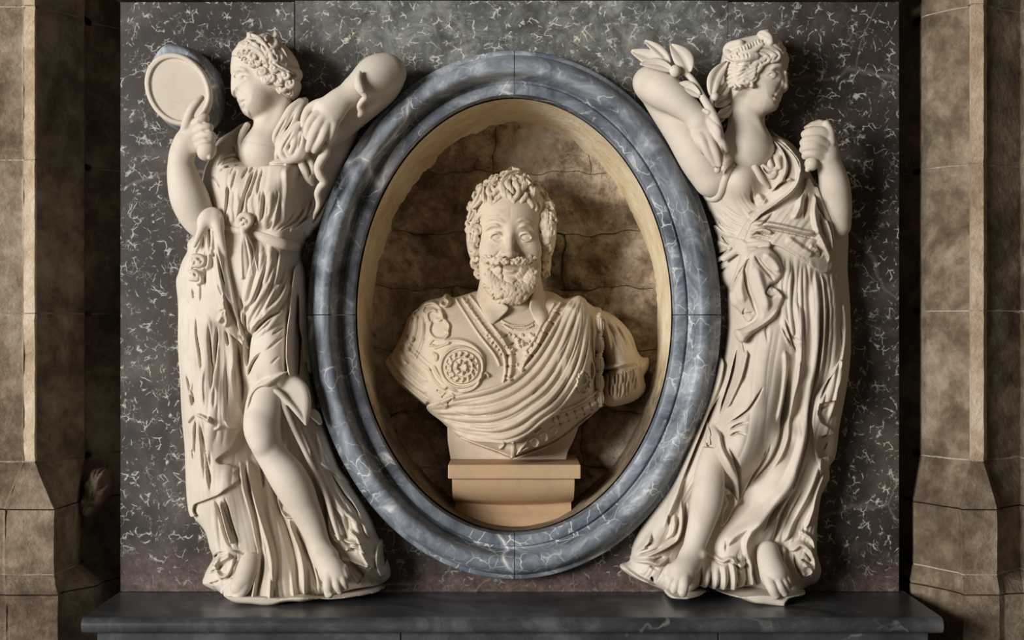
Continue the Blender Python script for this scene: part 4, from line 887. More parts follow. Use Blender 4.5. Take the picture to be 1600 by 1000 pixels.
    # gathered edge along the neckline and over the breast
    for P, r_ in (("1134,244 1148,244 1160,240 1166,246 1172,252 1180,262 1190,280 1200,292", 5), ("1152,246 1160,250 1170,252 1182,254 1190,250", 5), ("1176,242 1186,246 1196,250", 4.5), ("1186,254 1196,264 1206,270 1214,262", 5), ("1202,246 1204,256 1204,266", 5), ("1212,230 1216,240 1214,252 1218,262", 5), ("1204,240 1210,246 1222,244", 4), ("1196,262 1204,276 1212,272", 4), ("1124,262 1134,262 1142,254 1152,250", 6), ("1078,255 1084,268 1092,280 1098,296 1106,308 1116,310 1124,304 1130,290 1136,272 1146,258", 5.5), ("1096,272 1102,285 1108,298 1118,298 1126,286", 4)):
        P = [(x, y, base_.zat(x, y)+3.5) for x, y in pts_(P)]; q.tube(P, [r_*.6]+[r_]*(len(P)-2)+[r_*.6], k=2.5)
    q.ZF = None
    for p in ("1190,258 1200,270 1212,268", "1208,240 1208,252 1212,260", "1160,246 1175,258"): q.V(p, 3, 5)
    q.apply(); q.mesh('sash', M_STAT, root)
    # ------------------------------------------------ bow of cloth on the hip
    k_ = Vol(1128, 372, 1234, 545, 40, 132, 1.0)
    z = lambda x, y: base_.zat(x, y)
    k_.pillow("1160,392 1172,386 1186,386 1192,395 1184,410 1178,425 1184,445 1190,462 1194,480 1186,496 1172,506 1158,513 1148,516 1148,524 1156,535 1163,534 1172,526 1164,500 1152,484 1143,475 1140,458 1143,440 1150,420 1155,405", 13, 10, z(1165,450)+2, k=4)
    k_.pillow("1168,400 1182,388 1198,386 1207,392 1217,405 1223,420 1222,432 1214,441 1204,446 1214,452 1222,461 1224,468 1220,479 1212,494 1204,503 1192,511 1180,519 1170,527 1163,535 1155,534 1149,522 1150,515 1160,512 1172,505 1184,495 1182,478 1174,455 1168,430", 12, 8, z(1195,450)+6, k=3)
    for p, w, a in (("1172,398 1164,425 1168,450 1178,475 1186,496", 5, 14), ("1176,398 1186,414 1200,430 1208,440", 5, 10), ("1208,444 1198,450 1194,458 1202,464 1212,462", 4, 9), ("1150,420 1146,445 1142,460", 3, 4), ("1152,515 1166,508 1182,498", 3, 7), ("1164,412 1150,440 1144,460", 4, 6), ("1165,480 1164,490 1180,488", 3, 6), ("1182,400 1196,418 1212,430", 4, 4)): k_.V(p, w, a, z=90, tin=.2, tout=.2)
    for p, w, a in (("1178,415 1186,445 1194,470 1196,490", 10, 7), ("1162,420 1158,450 1164,475", 8, 6), ("1190,396 1206,410 1216,428", 8, 6), ("1206,450 1216,460 1220,468", 4, 5), ("1160,520 1180,512 1200,498 1216,480", 4, 3)): k_.R(p, w, a, z=90, tin=.2, tout=.2)
    k_.apply()
    for P, r_ in (([(1150,388),(1158,378),(1166,386),(1160,394),(1150,390)], 5), ([(1132,404),(1144,396),(1156,388),(1168,384),(1184,381),(1200,382)], 5), ([(1140,388),(1146,380),(1152,376)], 4)):
        k_.tube([(x, y, z(x, y)+7) for x, y in P], r_, k=3)
    k_.mesh('hip_knot', M_STAT, root)
    # ------------------------------------------------ head and neck
    h = Vol(1098, 46, 1242, 262, 4, 118, .95)
    h.pillow("1200,62 1212,66 1222,78 1230,86 1231.8,95 1230,106 1227.6,115 1228,121 1229,130 1229.8,138 1228,142.6 1223,144.8 1219,146 1219.8,150 1218.4,152.8 1215.6,154.4 1216,157.4 1212.4,160.4 1211.8,163.6 1213,168.4 1210,173 1204,175 1197,176.3 1188,177 1180,173 1172,166 1160,160 1140,160 1130,140 1128,105 1134,80 1150,66 1180,58", 42, 34, 54, k=2, zp=54, smooth=False, pw=2.2)
    h.ell((1192, 146, 66), (26, 28, 26), k=12)
    h.tube([(1160,150,50), (1166,180,52), (1166,206,56), (1168,232,58)], [25, 27, 30, 40], k=8); h.ell((1165, 240, 40), (46, 32, 32), k=14)
    h.tube([(1176,182,70), (1184,196,76), (1190,212,80)], [4, 5, 4], k=8)
    h.ell((1188, 211, 80), (5, 5, 4), k=5)
    h.V("1227,114 1219,112 1210,113 1200,118", 9, 4.5, z=80, tin=.1); h.apply()
    zc = h.zat(1206, 117)
    h.ell((1207.5, 117, zc-3), (6.5, 5.2, 5.6), k=1.5)
    h.tube([(1214,115,zc-1.5), (1209,112.4,zc+2.6), (1203,113.6,zc+3.2), (1196,117.5,zc+2.4)], [.9, 1.3, 1.3, .6], k=1.2); h.tube([(1212,120,zc), (1207,122.4,zc+1.4), (1202,121,zc+2), (1197,118,zc+2)], [.7, 1, .9, .5], k=1.2)
    h.R("1228,108 1220,106 1210,107 1198,113", 6, 3.0, z=80); h.R("1226,112 1227,128 1227,140", 6, 2.5, z=62, tin=.1, tout=0); h.V("1221,122 1218,133 1214,140 1208,149", 5, 2.6, z=80)
    h.ell((1216, 140, 72), (5.2, 4, 5), k=3); h.ell((1219, 144.5, 69), (2.6, 1.4, 4), k=1, op='s')
    h.R("1217,151 1212,150.5 1206,152", 3.2, 1.8, z=70, tin=0); h.R("1214,158 1209,158 1204,155", 3.4, 2.2, z=70, tin=0); h.V("1216,154.6 1210,154 1203,151.5", 2, 3.2, z=74, tin=0, tout=.2); h.V("1212,163 1207,163", 4, 1.8, z=74); h.ell((1203, 152, 84), (2.5, 3, 3), k=2, op='s')
    h.apply(); h.mesh('head', M_STAT, root, blur=1)
    q = h.copy(); q.D2[:] = 0; q.ZF = None
    hs = q.poly('1226,80 1222,90 1214,98 1202,102 1190,106 1183,115 1180,126 1172,130 1176,139 1168,141 1160,139 1152,145 1142,142 1130,130 1126,100 1140,66 1180,54 1212,58', 70); q.F = -smin(-(h.F-f32(4)), -hs[:, :, None], 5)
    q.pillow("1130,110 1130,96 1132,82 1137,74 1147,66.5 1160,65 1172,62 1181,59 1184,53 1189,49 1196,48 1201,51 1206,54 1210,56 1212,64 1219,67 1222,74 1227,80 1222,88 1212,96 1200,100 1188,106 1182,116 1178,124 1170,128 1176,138 1170,140 1160,138 1152,144 1146,140 1138,136 1132,124", 52, 30, 52, k=2, zp=54, pw=2.2)
    q.zmap()
    L = []
    for p, r_ in (("1186,66 1174,70 1162,76 1150,82 1148,84", 5), ("1180,88 1166,90 1152,91 1142,88 1136,82 1138,74 1146,70 1156,68", 6.5), ("1200,62 1192,56 1188,54 1194,52 1202,58 1204,66", 5), ("1190,70 1180,78 1168,82 1156,86", 4)):
        L.append(([(a, b, q.zat(a, b)+2) for a, b in pts_(p)], r_))
    rd = random.Random(6)
    for y0, x0, x1 in ((103, 1138, 1186), (109, 1136, 1182), (115, 1134, 1180), (121, 1136, 1180), (127, 1138, 1178), (133, 1140, 1170), (97, 1150, 1198), (92, 1186, 1212)):
        P = []; n_ = 9
        for i in range(n_):
            t = i/(n_-1); x = x0+(x1-x0)*t; y = y0+2.2*math.sin(i*1.9+y0)-10*t*t+4*t; P.append((x, y, q.zat(x, y)+1.2))
        L.append((P, 2.6))
    for p, r_ in (("1192,72 1204,74 1214,80 1218,88 1214,94 1206,96", 2.6), ("1188,78 1200,80 1210,86 1208,92", 2.6), ("1184,84 1196,86 1202,94 1194,100 1186,106", 2.6), ("1196,68 1210,70 1220,78", 2.4), ("1176,92 1186,96 1190,104 1184,112", 2.6), ("1180,108 1178,118 1182,122 1176,128", 2.4), ("1166,130 1174,128 1175,136 1169,139 1166,134", 2), ("1152,132 1158,136 1156,143 1162,142", 2), ("1146,130 1150,138 1148,144", 2.2)):
        L.append(([(a, b, q.zat(a, b)+1.2) for a, b in pts_(p)], r_))
    for P, r_ in L: q.tube(P, r_, k=1, n=4)
    for i in range(8):
        t = i/7; q.V([(1184-32*t, 64+14*t-2), (1187-32*t, 72+14*t)], 1.6, 2.6, z=90)
        a_ = 2.6-3.4*t; q.V([(1158-20*math.cos(a_*.9)+14*t-7, 84+3*math.sin(a_)), (1160-20*math.cos(a_*.9)+14*t-7, 94+3*math.sin(a_))], 1.6, 2.6, z=90)
    q.apply(); q.mesh('hair', M_STAT, root)
    # ------------------------------------------------ raised arm holding the branch
    a = Vol(985, 98, 1148, 305, 2, 142, 1.1)
    a.tube([(1012,128,46), (1040,165,46), (1066,205,48), (1092,248,50), (1112,280,48)], [22, 27, 28, 30, 28], k=10)
    a.tube([(1018,132,62), (1036,142,76), (1056,155,86), (1076,172,92), (1092,188,96)], [25, 28, 24, 19, 17], k=10); a.ell((1018, 130, 58), (24, 24, 26), k=10)
    a.ell((1098, 198, 98), (22, 20, 12), .7, k=8); a.ell((1104, 205, 98), (16, 18, 11), .4, k=6)
    hand_fingers(a, [([(1086,208,100), (1090,220,106), (1096,232,104), (1100,238,98)], [7.5, 6.5, 5.5, 4.5]), ([(1094,212,104), (1100,226,112), (1108,242,112), (1117,257,108)], [8, 7.5, 6.5, 4.8]), ([(1104,210,104), (1112,226,112), (1119,240,114), (1124,257,110)], [8, 7.5, 6.5, 5]),
                     ([(1112,204,102), (1122,214,110), (1130,226,110), (1134,234,106)], [8, 7, 6, 4.8]), ([(1104,186,104), (1116,196,112), (1122,206,116), (1124,216,114)], [8, 7, 6, 4.6])], 1.6)
    for x, y in ((1092,212), (1102,212), (1112,206)): a.ell((x, y, 107), (4, 4, 4), k=5)
    a.mesh('arm', M_STAT, root, blur=2)
    b = Vol(1040, 95, 1150, 275, 40, 140, 1.0)
    b.tube([(1121,266,98), (1124,246,104), (1126,222,110), (1121,196,112), (1110,172,108), (1098,152,102), (1088,134,96), (1078,120,92), (1066,112,88), (1050,106,84)], [5, 6, 6, 6.5, 6.5, 5.5, 5, 4.5, 4, 3], k=2)
    b.tube([(1110,170,108), (1112,156,98), (1116,142,90), (1122,128,84)], [4, 4, 3.5, 3], k=2); b.tube([(1100,172,110), (1107,176,112)], [3, 4], k=1)
    bo = b.mesh('branch', M_STAT, root)
    for P, r_ in (((1055,111,98), 8.6), ((1117,151,100), 6.2), ((1124,204,116), 3)):
        e = Vol(P[0]-r_-3, P[1]-r_-5, P[0]+r_+3, P[1]+r_+5, P[2]-r_-3, P[2]+r_+3, .9); e.ell(P, (r_, r_*1.08, r_), k=0); e.mesh('berry', M_STAT, bo)
    for base, tip, w, z0, z1, bd, sd in (((1050,110), (986,80), 15, 84, 70, 3, 1), ((1046,104), (1007,64), 10, 86, 72, 5, 1), ((1050,110), (1000,100), 10, 96, 92, 5, 1), ((1076,114), (1048,70), 17, 92, 78, 5, 1), ((1094,150), (1046,141), 11, 104, 96, 9, 1), ((1111,150), (1136,96), 12, 96, 88, 6, -1), ((1114,156), (1142,124), 9, 88, 78, 3, 1), ((1118,166), (1146,150), 10, 80, 64, 2, -1), ((1122,182), (1144,166), 9, 78, 62, 2, 1), ((1124,190), (1136,176), 7, 70, 60, 2, -1)):
        leaf_mesh('leaf', base, tip, w, z0, z1, bo, bd, 4, sd)
    # ------------------------------------------------ lowered arm with the closed hand
    r = Vol(1246, 180, 1336, 372, 4, 136, 1.1)
    r.tube([(1309,352,48), (1308,322,58), (1304,292,68), (1299,268,76), (1292,248,84)], [20, 22, 23, 20, 18], k=6, fz=1.1)
    r.ell((1286, 232, 88), (22, 24, 17), -.5, k=8); r.ell((1290, 222, 86), (16, 18, 14), k=6)
    hand_fingers(r, [([(1296,214,98), (1284,206,104), (1268,206,104), (1258,210,98)], [8, 8, 7.5, 6.5]), ([(1290,224,100), (1276,218,107), (1262,219,105), (1256,223,98)], [8, 8, 7.5, 6.5]), ([(1286,234,100), (1272,229,107), (1260,230,104), (1255,234,97)], [8, 8, 7, 6]), ([(1284,244,98), (1272,240,104), (1262,240,102), (1258,244,96)], [7.5, 7, 6.5, 5.5]), ([(1298,222,98), (1296,206,102), (1291,194,102)], [8, 7.5, 6])], 1.6)
    r.mesh('arm', M_STAT, root, blur=1)
    o = Vol(1250, 178, 1316, 275, 40, 130, 1.0)
    o.pillow("1258,197 1268,190 1280,186 1291,188 1307,198 1300,213 1296,216 1280,204 1262,202", 18, 5, 80, k=2, smooth=False, zp=88); o.tube([(1276,205,84), (1272,235,92), (1268,252,96)], [9, 7, 7], k=3); o.ell((1268, 256, 98), (10.5, 10.5, 11), k=2); o.ell((1262, 265, 100), (4, 4, 4), k=2)
    o.mesh('scroll_handle', M_STAT, root)
    # ------------------------------------------------ bare shin and feet
    l = Vol(1030, 705, 1140, 940, 4, 140, 1.1)
    l.tube([(1118,705,66), (1110,735,74), (1105,778,78), (1095,820,78), (1084,856,84), (1078,880,88)], [20, 22, 24.5, 20, 16.5, 17], k=5)
    l.ell((1098, 866, 92), (6, 7, 8), k=6); l.tube([(1078,872,90), (1070,890,104), (1062,905,112)], [17, 18, 16], k=8, fz=.8); l.ell((1062, 898, 104), (20, 20, 13), .5, k=8)
    hand_fingers(l, [([(1070,896,112), (1069,914,124), (1067,926,122)], [8.5, 7.6, 7]), ([(1062,898,114), (1056,914,122), (1053,923,118)], [6.4, 5.6, 5.2]), ([(1056,896,112), (1048,908,118), (1045,916,114)], [6, 5.4, 5]), ([(1050,892,108), (1043,902,113), (1041,908,110)], [5.6, 5, 4.6]), ([(1046,886,104), (1042,893,107), (1040,899,104)], [5.2, 4.8, 4.4])], 1.5)
    l.ell((1066, 927, 127), (4, 2.6, 3.4), k=.8); l.mesh('leg', M_STAT, root, blur=2)
    f = Vol(1180, 852, 1246, 944, 4, 140, 1.0)
    f.tube([(1200,862,74), (1204,882,90), (1210,900,104)], [17, 19, 19], k=8); f.ell((1212, 900, 100), (21, 19, 14), .3, k=8)
    hand_fingers(f, [([(1200,902,110), (1206,918,122), (1212,930,120)], [9, 8, 7]), ([(1212,900,112), (1219,916,122), (1226,927,118)], [6.6, 6, 5.4]), ([(1220,900,110), (1226,912,117), (1231,922,113)], [6, 5.4, 5]), ([(1226,898,106), (1231,908,111), (1234,915,108)], [5.5, 5, 4.4])], 1.5)
    f.mesh('foot', M_STAT, root, blur=1)
    g = Vol(985, 900, 1285, 932, -2, 138, 1.4)
    g.pillow("1000,908 1036,924 1046,938 1070,941 1082,938 1110,932 1150,938 1190,946 1226,950 1232,936 1262,930 1268,916 1250,895 1100,885 1010,895", 94, 12, 18, k=2, zp=84)
    rs = np.random.RandomState(9); g.D2 = tps([(995+28*i, 925+k, 4*(rs.rand()-.5)) for i in range(11) for k in (0, 8)], g.X, g.Y); g.F = np.maximum(g.F, (f32(911)-g.y)[None, :, None]); g.apply()
    g.F = np.maximum(g.F, (g.y-f32(924.6))[None, :, None]); g.mesh('base', M_STAT, root)
    return root
right_statue()
# ---------------------------------------------------------------- bust in the niche and its pedestal
def pedestal():
    root = tag(empty('pedestal', 803, 840, -90), 'ochre stone block pedestal with a projecting top slab under the bust', 'pedestal')
    yt = 726
    bm = bmesh.new(); x0, x1 = at(700, 0, 2)[0], at(907.5, 0, 2)[0]; box(bm, x0, x1, yt, yt+22, -228, 2, 1.6, 2); bm_obj('top_slab', bm, M_PED, root)
    # moulded block: ovolo, deep scoop, then the upright foot
    prof = [(748, -228), (748, -9), (755, -10), (762, -13), (769, -18), (775, -24.5), (780, -32), (784.5, -41), (788, -51), (790.5, -62), (793, -67), (799, -63), (807, -56), (817, -49), (829, -44), (842, -42), (866, -41), (866, -228)]
    xa, xb = at(706.5, 0, -12)[0], at(897.5, 0, -12)[0]
    n = 40; bm = bmesh.new(); L = []
    for i in range(n+1):
        t = i/n; x = xa+(xb-xa)*t; row = []
        for y, z in prof:
            sag = 5.0*(1-(2*t-1)**2) if 764 < y < 812 else 0
            row.append(bm.verts.new(W(x+(3.0*(1-2*t) if y > 792 else 0), y-(0 if y > 800 else 0)+sag*(.6 if y < 780 else 1), z)))
        L.append(row)
    m = len(prof)
    for i in range(n):
        for j in range(m): bm.faces.new((L[i][j], L[i][(j+1) % m], L[i+1][(j+1) % m], L[i+1][j]))
    bm.faces.new(L[0][::-1]); bm.faces.new(L[n])
    o = bm_obj('moulded_block', bm, M_PED, root, True); o.data.set_sharp_from_angle(angle=math.radians(45))
    # rough bedding stone below, on the niche floor
    bm = bmesh.new(); box(bm, 690, 915, 866.5, 884, -236, -44, 2); bm_obj('bedding_stone', bm, M_PIER, root)
pedestal()
def bust():
    root = tag(empty('bust', 803, 726, -110), 'carved marble bust of a bearded man in ornate armour on the ochre pedestal', 'bust')
    v = Vol(585, 440, 1030, 726, -205, 70, 1.15); v.zdef = -2; v.fa = 1.5
    Zb = -150
    H = tps([(797,480,-42), (766,511,-16), (845,511,-16), (800,545,-6), (725,560,12), (722,575,14), (880,570,4), (700,470,-66), (660,490,-62), (640,520,-72), (606,562,-78), (650,590,-44), (690,618,-8), (740,640,14), (800,640,24), (860,640,12), (920,620,-22), (940,500,-58), (985,530,-74), (960,560,-44), (905,480,-42),
             (802,700,16), (802,716,12), (750,690,-4), (860,685,-10), (905,660,-48), (700,660,-40), (672,640,-40), (760,480,-52), (850,480,-50)], v.X, v.Y)
    torso = "748,452 730,457 716,461 704,463 694,457 686,463 670,466 656,472 647,481 638,489 630,500 626,514 621,526 611,545 601,558 594,567 600,580 614,600 638,621 660,637 670,642 690,664 716,690 745,700 775,709 802,719 830,710 855,702 880,690 905,672 930,652 942,640 944,626 938,600 934,560 940,520 945,484 932,478 920,470 905,461 885,465 868,456 840,450 800,447"
    v.pillow(torso, H-Zb, 26, Zb, zp=-60, pw=2.3)
    for c, r in (((725, 572, -40), (46, 40, 52)), ((880, 575, -50), (44, 42, 50))): v.ell(c, r, k=20)
    V, R = v.V, v.R
    # sleeve lappets of the viewer's left arm
    for p in ("640,492 634,520 622,548", "650,486 648,520 634,556", "662,500 660,535 646,568", "626,520 640,540 662,560 676,570", "616,540 632,560 656,580 670,590", "608,552 626,575 650,595 668,606"): V(p, 3.5, 3.5, tin=.1, tout=.1)
    for p in ("645,490 640,525 628,552", "656,492 654,528 640,562", "604,558 622,582 646,604 668,616", "612,546 630,568 654,588 670,598", "622,530 636,550 658,570 674,580"): R(p, 5, 3, tin=.1, tout=.1)
    R("596,567 612,592 640,615 664,634", 5, 4, tin=.02, tout=.02); V("600,562 618,586 644,608 668,624", 2.6, 4, tin=.02, tout=.02)
    for x, y in ((650, 533), (642, 554), (634, 568)):
        v.ell((x, y, v.zat(x, y)-1), (5, 5, 4), k=1.5); v.ell((x, y, v.zat(x, y)+4), (1.8, 1.8, 2), k=1)
    # shoulder ornament and scrolls
    for p, w, a in (("690,464 698,470 694,478 686,474 690,468", 4, 6), ("655,476 672,472 684,480 690,492 684,500 674,496", 5, 5), ("672,484 684,486 692,498 700,508 698,518 690,514", 4, 5), ("668,505 664,490 674,484 684,492", 4, 4), ("672,500 668,516 676,528 690,530 700,522 696,512", 4, 5), ("676,530 668,540 680,540", 3, 4), ("680,536 700,532 720,532 740,540 754,556 756,574", 5, 4), ("676,545 690,540 706,534", 4, 4),
                    ("674,552 682,556 680,566", 4, 4), ("676,570 688,590 706,606 720,612", 4, 4), ("668,575 680,596 700,612", 3, 3), ("754,580 748,598 736,608 716,612", 4, 4), ("752,590 760,582 766,590", 3, 4), ("648,482 640,488 640,496", 3, 3), ("660,478 656,486 664,492", 3, 3)): R(p, w, a, tin=.08, tout=.2)
    # breast medallion
    cx, cy = 722, 573
    for r_, w_, a_ in ((33, 3.2, 4), (26, 2.6, 3), (17, 2.8, 3.5), (8, 2.2, 3)): R([(cx+r_*math.cos(t), cy+r_*.94*math.sin(t)) for t in np.linspace(0, 6.2832, 25)], w_, a_, tin=0, tout=0)
    for i in range(14):
        t = i*6.2832/14; R([(cx+18*math.cos(t), cy+17*math.sin(t)), (cx+25*math.cos(t+.25), cy+24*math.sin(t+.25))], 3.4, 4, tin=.1, tout=.2)
    for i in range(8):
        t = i*6.2832/8+.3; R([(cx+5*math.cos(t), cy+5*math.sin(t)), (cx+14*math.cos(t+.4), cy+14*math.sin(t+.4))], 2.8, 3.5, tin=.1, tout=.3)
    # borders of the cuirass opening and its tabs
    for p, w, a in (("718,462 738,488 758,514 778,538 788,556 790,580 786,598", 3, 4), ("730,458 748,480 766,505 784,528 794,545", 3, 4), ("708,464 726,490 748,522 772,552 782,572", 3, 3), ("880,470 866,490 852,512 840,538 822,562 814,580", 3, 4), ("868,472 858,490 846,508 836,528 818,552", 3, 3)): R(p, w, a, tin=.02, tout=.02)
    rd = random.Random(4)
    for i in range(16):
        t = i/15; x = 728+52*t+(8*t*t); y = 468+88*t; a_ = rd.uniform(0, 6); R([(x-4+3*math.cos(a_), y+2+3*math.sin(a_)), (x, y), (x+3*math.cos(a_+2), y+3*math.sin(a_+2))], 2.6, 2.6, tin=.1, tout=.1)
    R("776,518 790,534 798,552 799,572 795,594", 7, 5, tin=.03, tout=.03); R("872,482 858,504 848,522 836,542 822,560 812,578", 6, 5, tin=.03, tout=.03)
    for p in ("782,530 796,522", "788,542 804,536", "790,556 807,554", "790,572 807,572", "788,586 804,588", "866,486 878,492", "856,500 868,508", "846,516 858,524", "836,532 846,540", "824,550 834,558"): V(p, 2.4, 6, tin=.05, tout=.05)
    # undershirt between the borders
    R("784,506 800,514 820,514 836,506", 3, 4, tin=.05, tout=.05); R("782,500 800,508 820,508 838,500", 2.6, 3, tin=.05, tout=.05)
    for i in range(40):
        x = rd.uniform(792, 836); y = rd.uniform(520, 575)
        if abs(x-814) < 22-(y-520)*.28: a_ = rd.uniform(0, 6); R([(x, y), (x+4*math.cos(a_), y+4*math.sin(a_)), (x+5*math.cos(a_+1), y+5*math.sin(a_+1))], 2.4, 3, tin=.1, tout=.2)
    for i in range(16): x = 786+3.2*i; V([(x, 505+5*math.sin(i/15*3.14)), (x+1, 511+5*math.sin(i/15*3.14))], 1.5, 3, tin=.05, tout=.05)
    # lower plate of the armour with its foliage, and the lappets on the right
    R("716,690 745,700 775,709 802,718", 3.5, 4, tin=.02, tout=.02); R("802,718 830,709 855,701 880,689 905,671 930,651", 3.5, 4, tin=.02, tout=.02); R("802,688 802,716", 4, 4, tin=.02, tout=.02); V("802,690 802,716", 1.6, 3, tin=.02, tout=.02)
    for p in ("806,712 814,700 822,690 826,680", "812,706 822,700 830,698", "826,690 836,684 842,690 838,698 830,694", "842,682 852,676 856,686 848,692", "858,676 866,668 872,674 866,682", "876,668 888,662 892,668", "860,690 872,684", "836,676 848,668", "780,702 788,692 784,686"): R(p, 3, 3.4, tin=.1, tout=.25)
    R("864,658 890,652 916,642 944,626", 8, 6, tin=.02, tout=.02); R("876,642 900,634 926,620 938,610", 3, 4, tin=.05, tout=.05); R("874,648 900,640 928,626 942,616", 2.5, 3, tin=.05, tout=.05)
    for x, y in ((872, 657), (886, 653), (899, 649), (912, 644), (924, 637), (935, 631)): V([(x-2, y-8), (x+4, y+8)], 2.2, 6, tin=.05, tout=.05)
    for p in ("684,624 698,634 690,640", "702,612 712,622", "690,600 700,608"): R(p, 5, 4)
    for p in ("682,610 692,616", "690,622 698,614", "700,630 708,622"): V(p, 2.2, 5, tin=.05, tout=.05)
    for i in range(14):
        t = i*6.2832/14; r_ = 17; R([(912+r_*.55*math.cos(t), 598+r_*math.sin(t)), (912+r_*.75*math.cos(t+.5), 598+r_*1.2*math.sin(t+.5))], 3, 3.5, tin=.1, tout=.2)
    for p in ("905,590 914,586 918,596 910,602", "908,606 916,610 918,602", "926,560 930,580 926,600"): R(p, 3, 4)
    v.apply()
    # concave cut of the arm
    v.mesh('cuirass', M_BUST, root, back=None)
    # ------------------------------------------------ sash
    A = "905,462 890,474 872,500 852,532 836,556 814,580 788,598 750,610 712,619 688,627 666,640"
    B = "921,470 924,505 921,545 910,585 894,615 872,642 848,658 826,676 802,690 768,689 735,687 704,676 684,660"
    g = v.copy(); g.pleats(A, B, 9, 10, 7.5, jit=.2, seed=12)
    def mid(f):
        a = spl(pts_(A), 6); b = spl(pts_(B), 6)
        def rs_(c):
            t = np.concatenate([[0], np.cumsum(np.hypot(*(c[1:]-c[:-1]).T))]); u = np.linspace(.03, .97, 12)*t[-1]; return np.stack([np.interp(u, t, c[:, i]) for i in (0, 1)], 1)
        return [tuple(q) for q in rs_(a)*(1-f)+rs_(b)*f]
    for f in (.0, .17, .36, .52, .70, .86, 1.0): g.R(mid(f), 7, 4.5, tin=.05, tout=.08)
    for f in (.09, .27, .45, .61, .78, .93): g.V(mid(f), 4, 3, tin=.25, tout=.3)
    for p in ("905,470 898,500 880,540 862,566", "912,470 910,510 896,555 878,590", "846,600 838,606 830,616", "700,640 740,648 780,640", "720,664 760,668 800,660"): g.V(p, 3, 5)
    g.apply()
    q = g.sheet("905,461 890,472 872,498 852,530 836,554 814,578 788,596 750,608 712,617 688,625 668,634 663,641 668,650 684,660 704,676 735,687 768,689 802,690 826,677 848,660 872,644 894,616 910,586 921,546 924,506 921,472 914,463", 10, k=3, z=0, only=True)
    q.mesh('sash', M_BUST, root, back=None)
    # ------------------------------------------------ right sleeve with fringe and tassels
    s = Vol(922, 470, 1032, 648, -190, 10, 1.1); s.zdef = -45; s.fa = 1.1
    s.pillow("930,484 946,484 968,495 985,511 996,527 1003,549 1011,560 1022,562 1021,578 1014,592 1017,606 1014,618 1000,630 980,637 958,640 946,632 941,618 944,596 950,580 946,550 936,520", tps([(935,500,84), (960,520,86), (985,535,72), (1005,565,60), (960,575,104), (990,570,100), (960,620,98), (990,620,88), (1016,575,52), (1012,610,62)], s.X, s.Y), 22, -150, zp=-60)
    for p, w, a in (("950,492 966,520 976,545 980,562", 6, 5), ("944,498 952,530 956,560", 6, 4), ("964,500 984,530 994,556", 5, 4)): s.R(p, w, a)
    for p, w, a in (("946,494 960,525 968,556", 3.4, 5), ("958,498 976,528 986,556", 3.4, 5), ("972,504 992,536 1000,560", 3, 4), ("1004,562 1006,590", 3, 5)): s.V(p, w, a)
    s.R("946,578 962,572 980,568 998,566", 5, 6, tin=.02, tout=.02); s.V("948,584 964,578 982,574 1000,572", 2, 6, tin=.02, tout=.02)
    rd = random.Random(2)
    for i in range(13):
        x = 952+4.1*i; y = 586-1.0*i; L_ = 46-abs(i-6)*2.0
        s.R([(x, y), (x+1.8*math.sin(i*2), y+L_*.3), (x-1.8*math.sin(i*2+1), y+L_*.65), (x+1.2*math.sin(i), y+L_)], 2.8, 5, tin=.05, tout=.15)
        s.V([(x+2, y), (x+2+1.8*math.sin(i*2), y+L_*.3), (x+2-1.6*math.sin(i*2+1), y+L_*.65), (x+2, y+L_)], 1.5, 3, tin=.05, tout=.15)
    s.apply(); so = s.mesh('sleeve', M_BUST, root, back=None)
    for y, zz in ((492, -46), (522, -44), (553, -42), (582, -42), (606, -46)):
        t = Vol(922, y-6, 952, y+36, -80, -10, .9); t.zdef = zz
        t.tube([(937, y, zz), (936, y+8, zz+5), (937, y+18, zz+4), (938, y+26, zz)], [4, 7, 8.5, 5], k=2)
        for k in range(5): t.V([(930+3.4*k, y+6), (929.5+3.8*k, y+16), (931+3.4*k, y+28)], 1.6, 3, tin=.1, tout=.1)
        t.V([(929, y+4), (945, y+4)], 1.6, 3, tin=.05, tout=.05); t.apply(); t.mesh('tassel', M_BUST, so, back=None)
    # ------------------------------------------------ neck and collar
    n_ = Vol(728, 418, 884, 522, -180, 20, 1.0); n_.zdef = -30
    n_.tube([(798,420,-95), (798,470,-92), (799,505,-84)], [42, 46, 54], k=2)
    neck = n_.copy()
    n_.R("786,497 800,503 820,503 836,496", 3, 3, tin=.05, tout=.05); n_.apply(); n_.mesh('neck', M_BUST, root, back=None)
    c = neck.copy(); c.zdef = -30
    c.tube([(798,425,-95), (798,465,-92), (800,500,-84)], [47, 55, 66], k=0)
    c.ell((766, 505, -40), (16, 20, 22), k=14); c.ell((845, 505, -40), (16, 20, 22), k=14)
    for p in ("748,430 741,445 740,460 746,474 754,487 760,500 766,511.5 774,504 784,495 795,482 786,474 772,466 762,450 756,436", "842,424 850,428 858,440 868,452 871,461 866,474 858,490 850,504 845,511.5 838,506 832,494 827,481 830,466 836,448"):
        d = c.copy(); s2 = d.poly(p, -34, 4); d.F = np.maximum(-smin(-d.F, -s2[:, :, None], 3), -(c.F+f32(5))); d.F = np.maximum(d.F, (f32(-130)-d.z)[None, None, :]); d.mesh('collar', M_BUST, root, back=None)
    # ------------------------------------------------ head
    h = Vol(726, 268, 874, 488, -175, 24, .95); h.zdef = -22
    h.ell((798, 338, -96), (59, 62, 72), k=0); h.ell((797, 378, -72), (50.5, 74, 52), k=18); h.ell((797, 430, -72), (40, 40, 44), k=14)
    h.ell((797, 330, -60), (44, 30, 40), k=16)
    h.ell((768, 394, -44), (19, 22, 18), k=14); h.ell((827, 394, -44), (19, 22, 18), k=14)
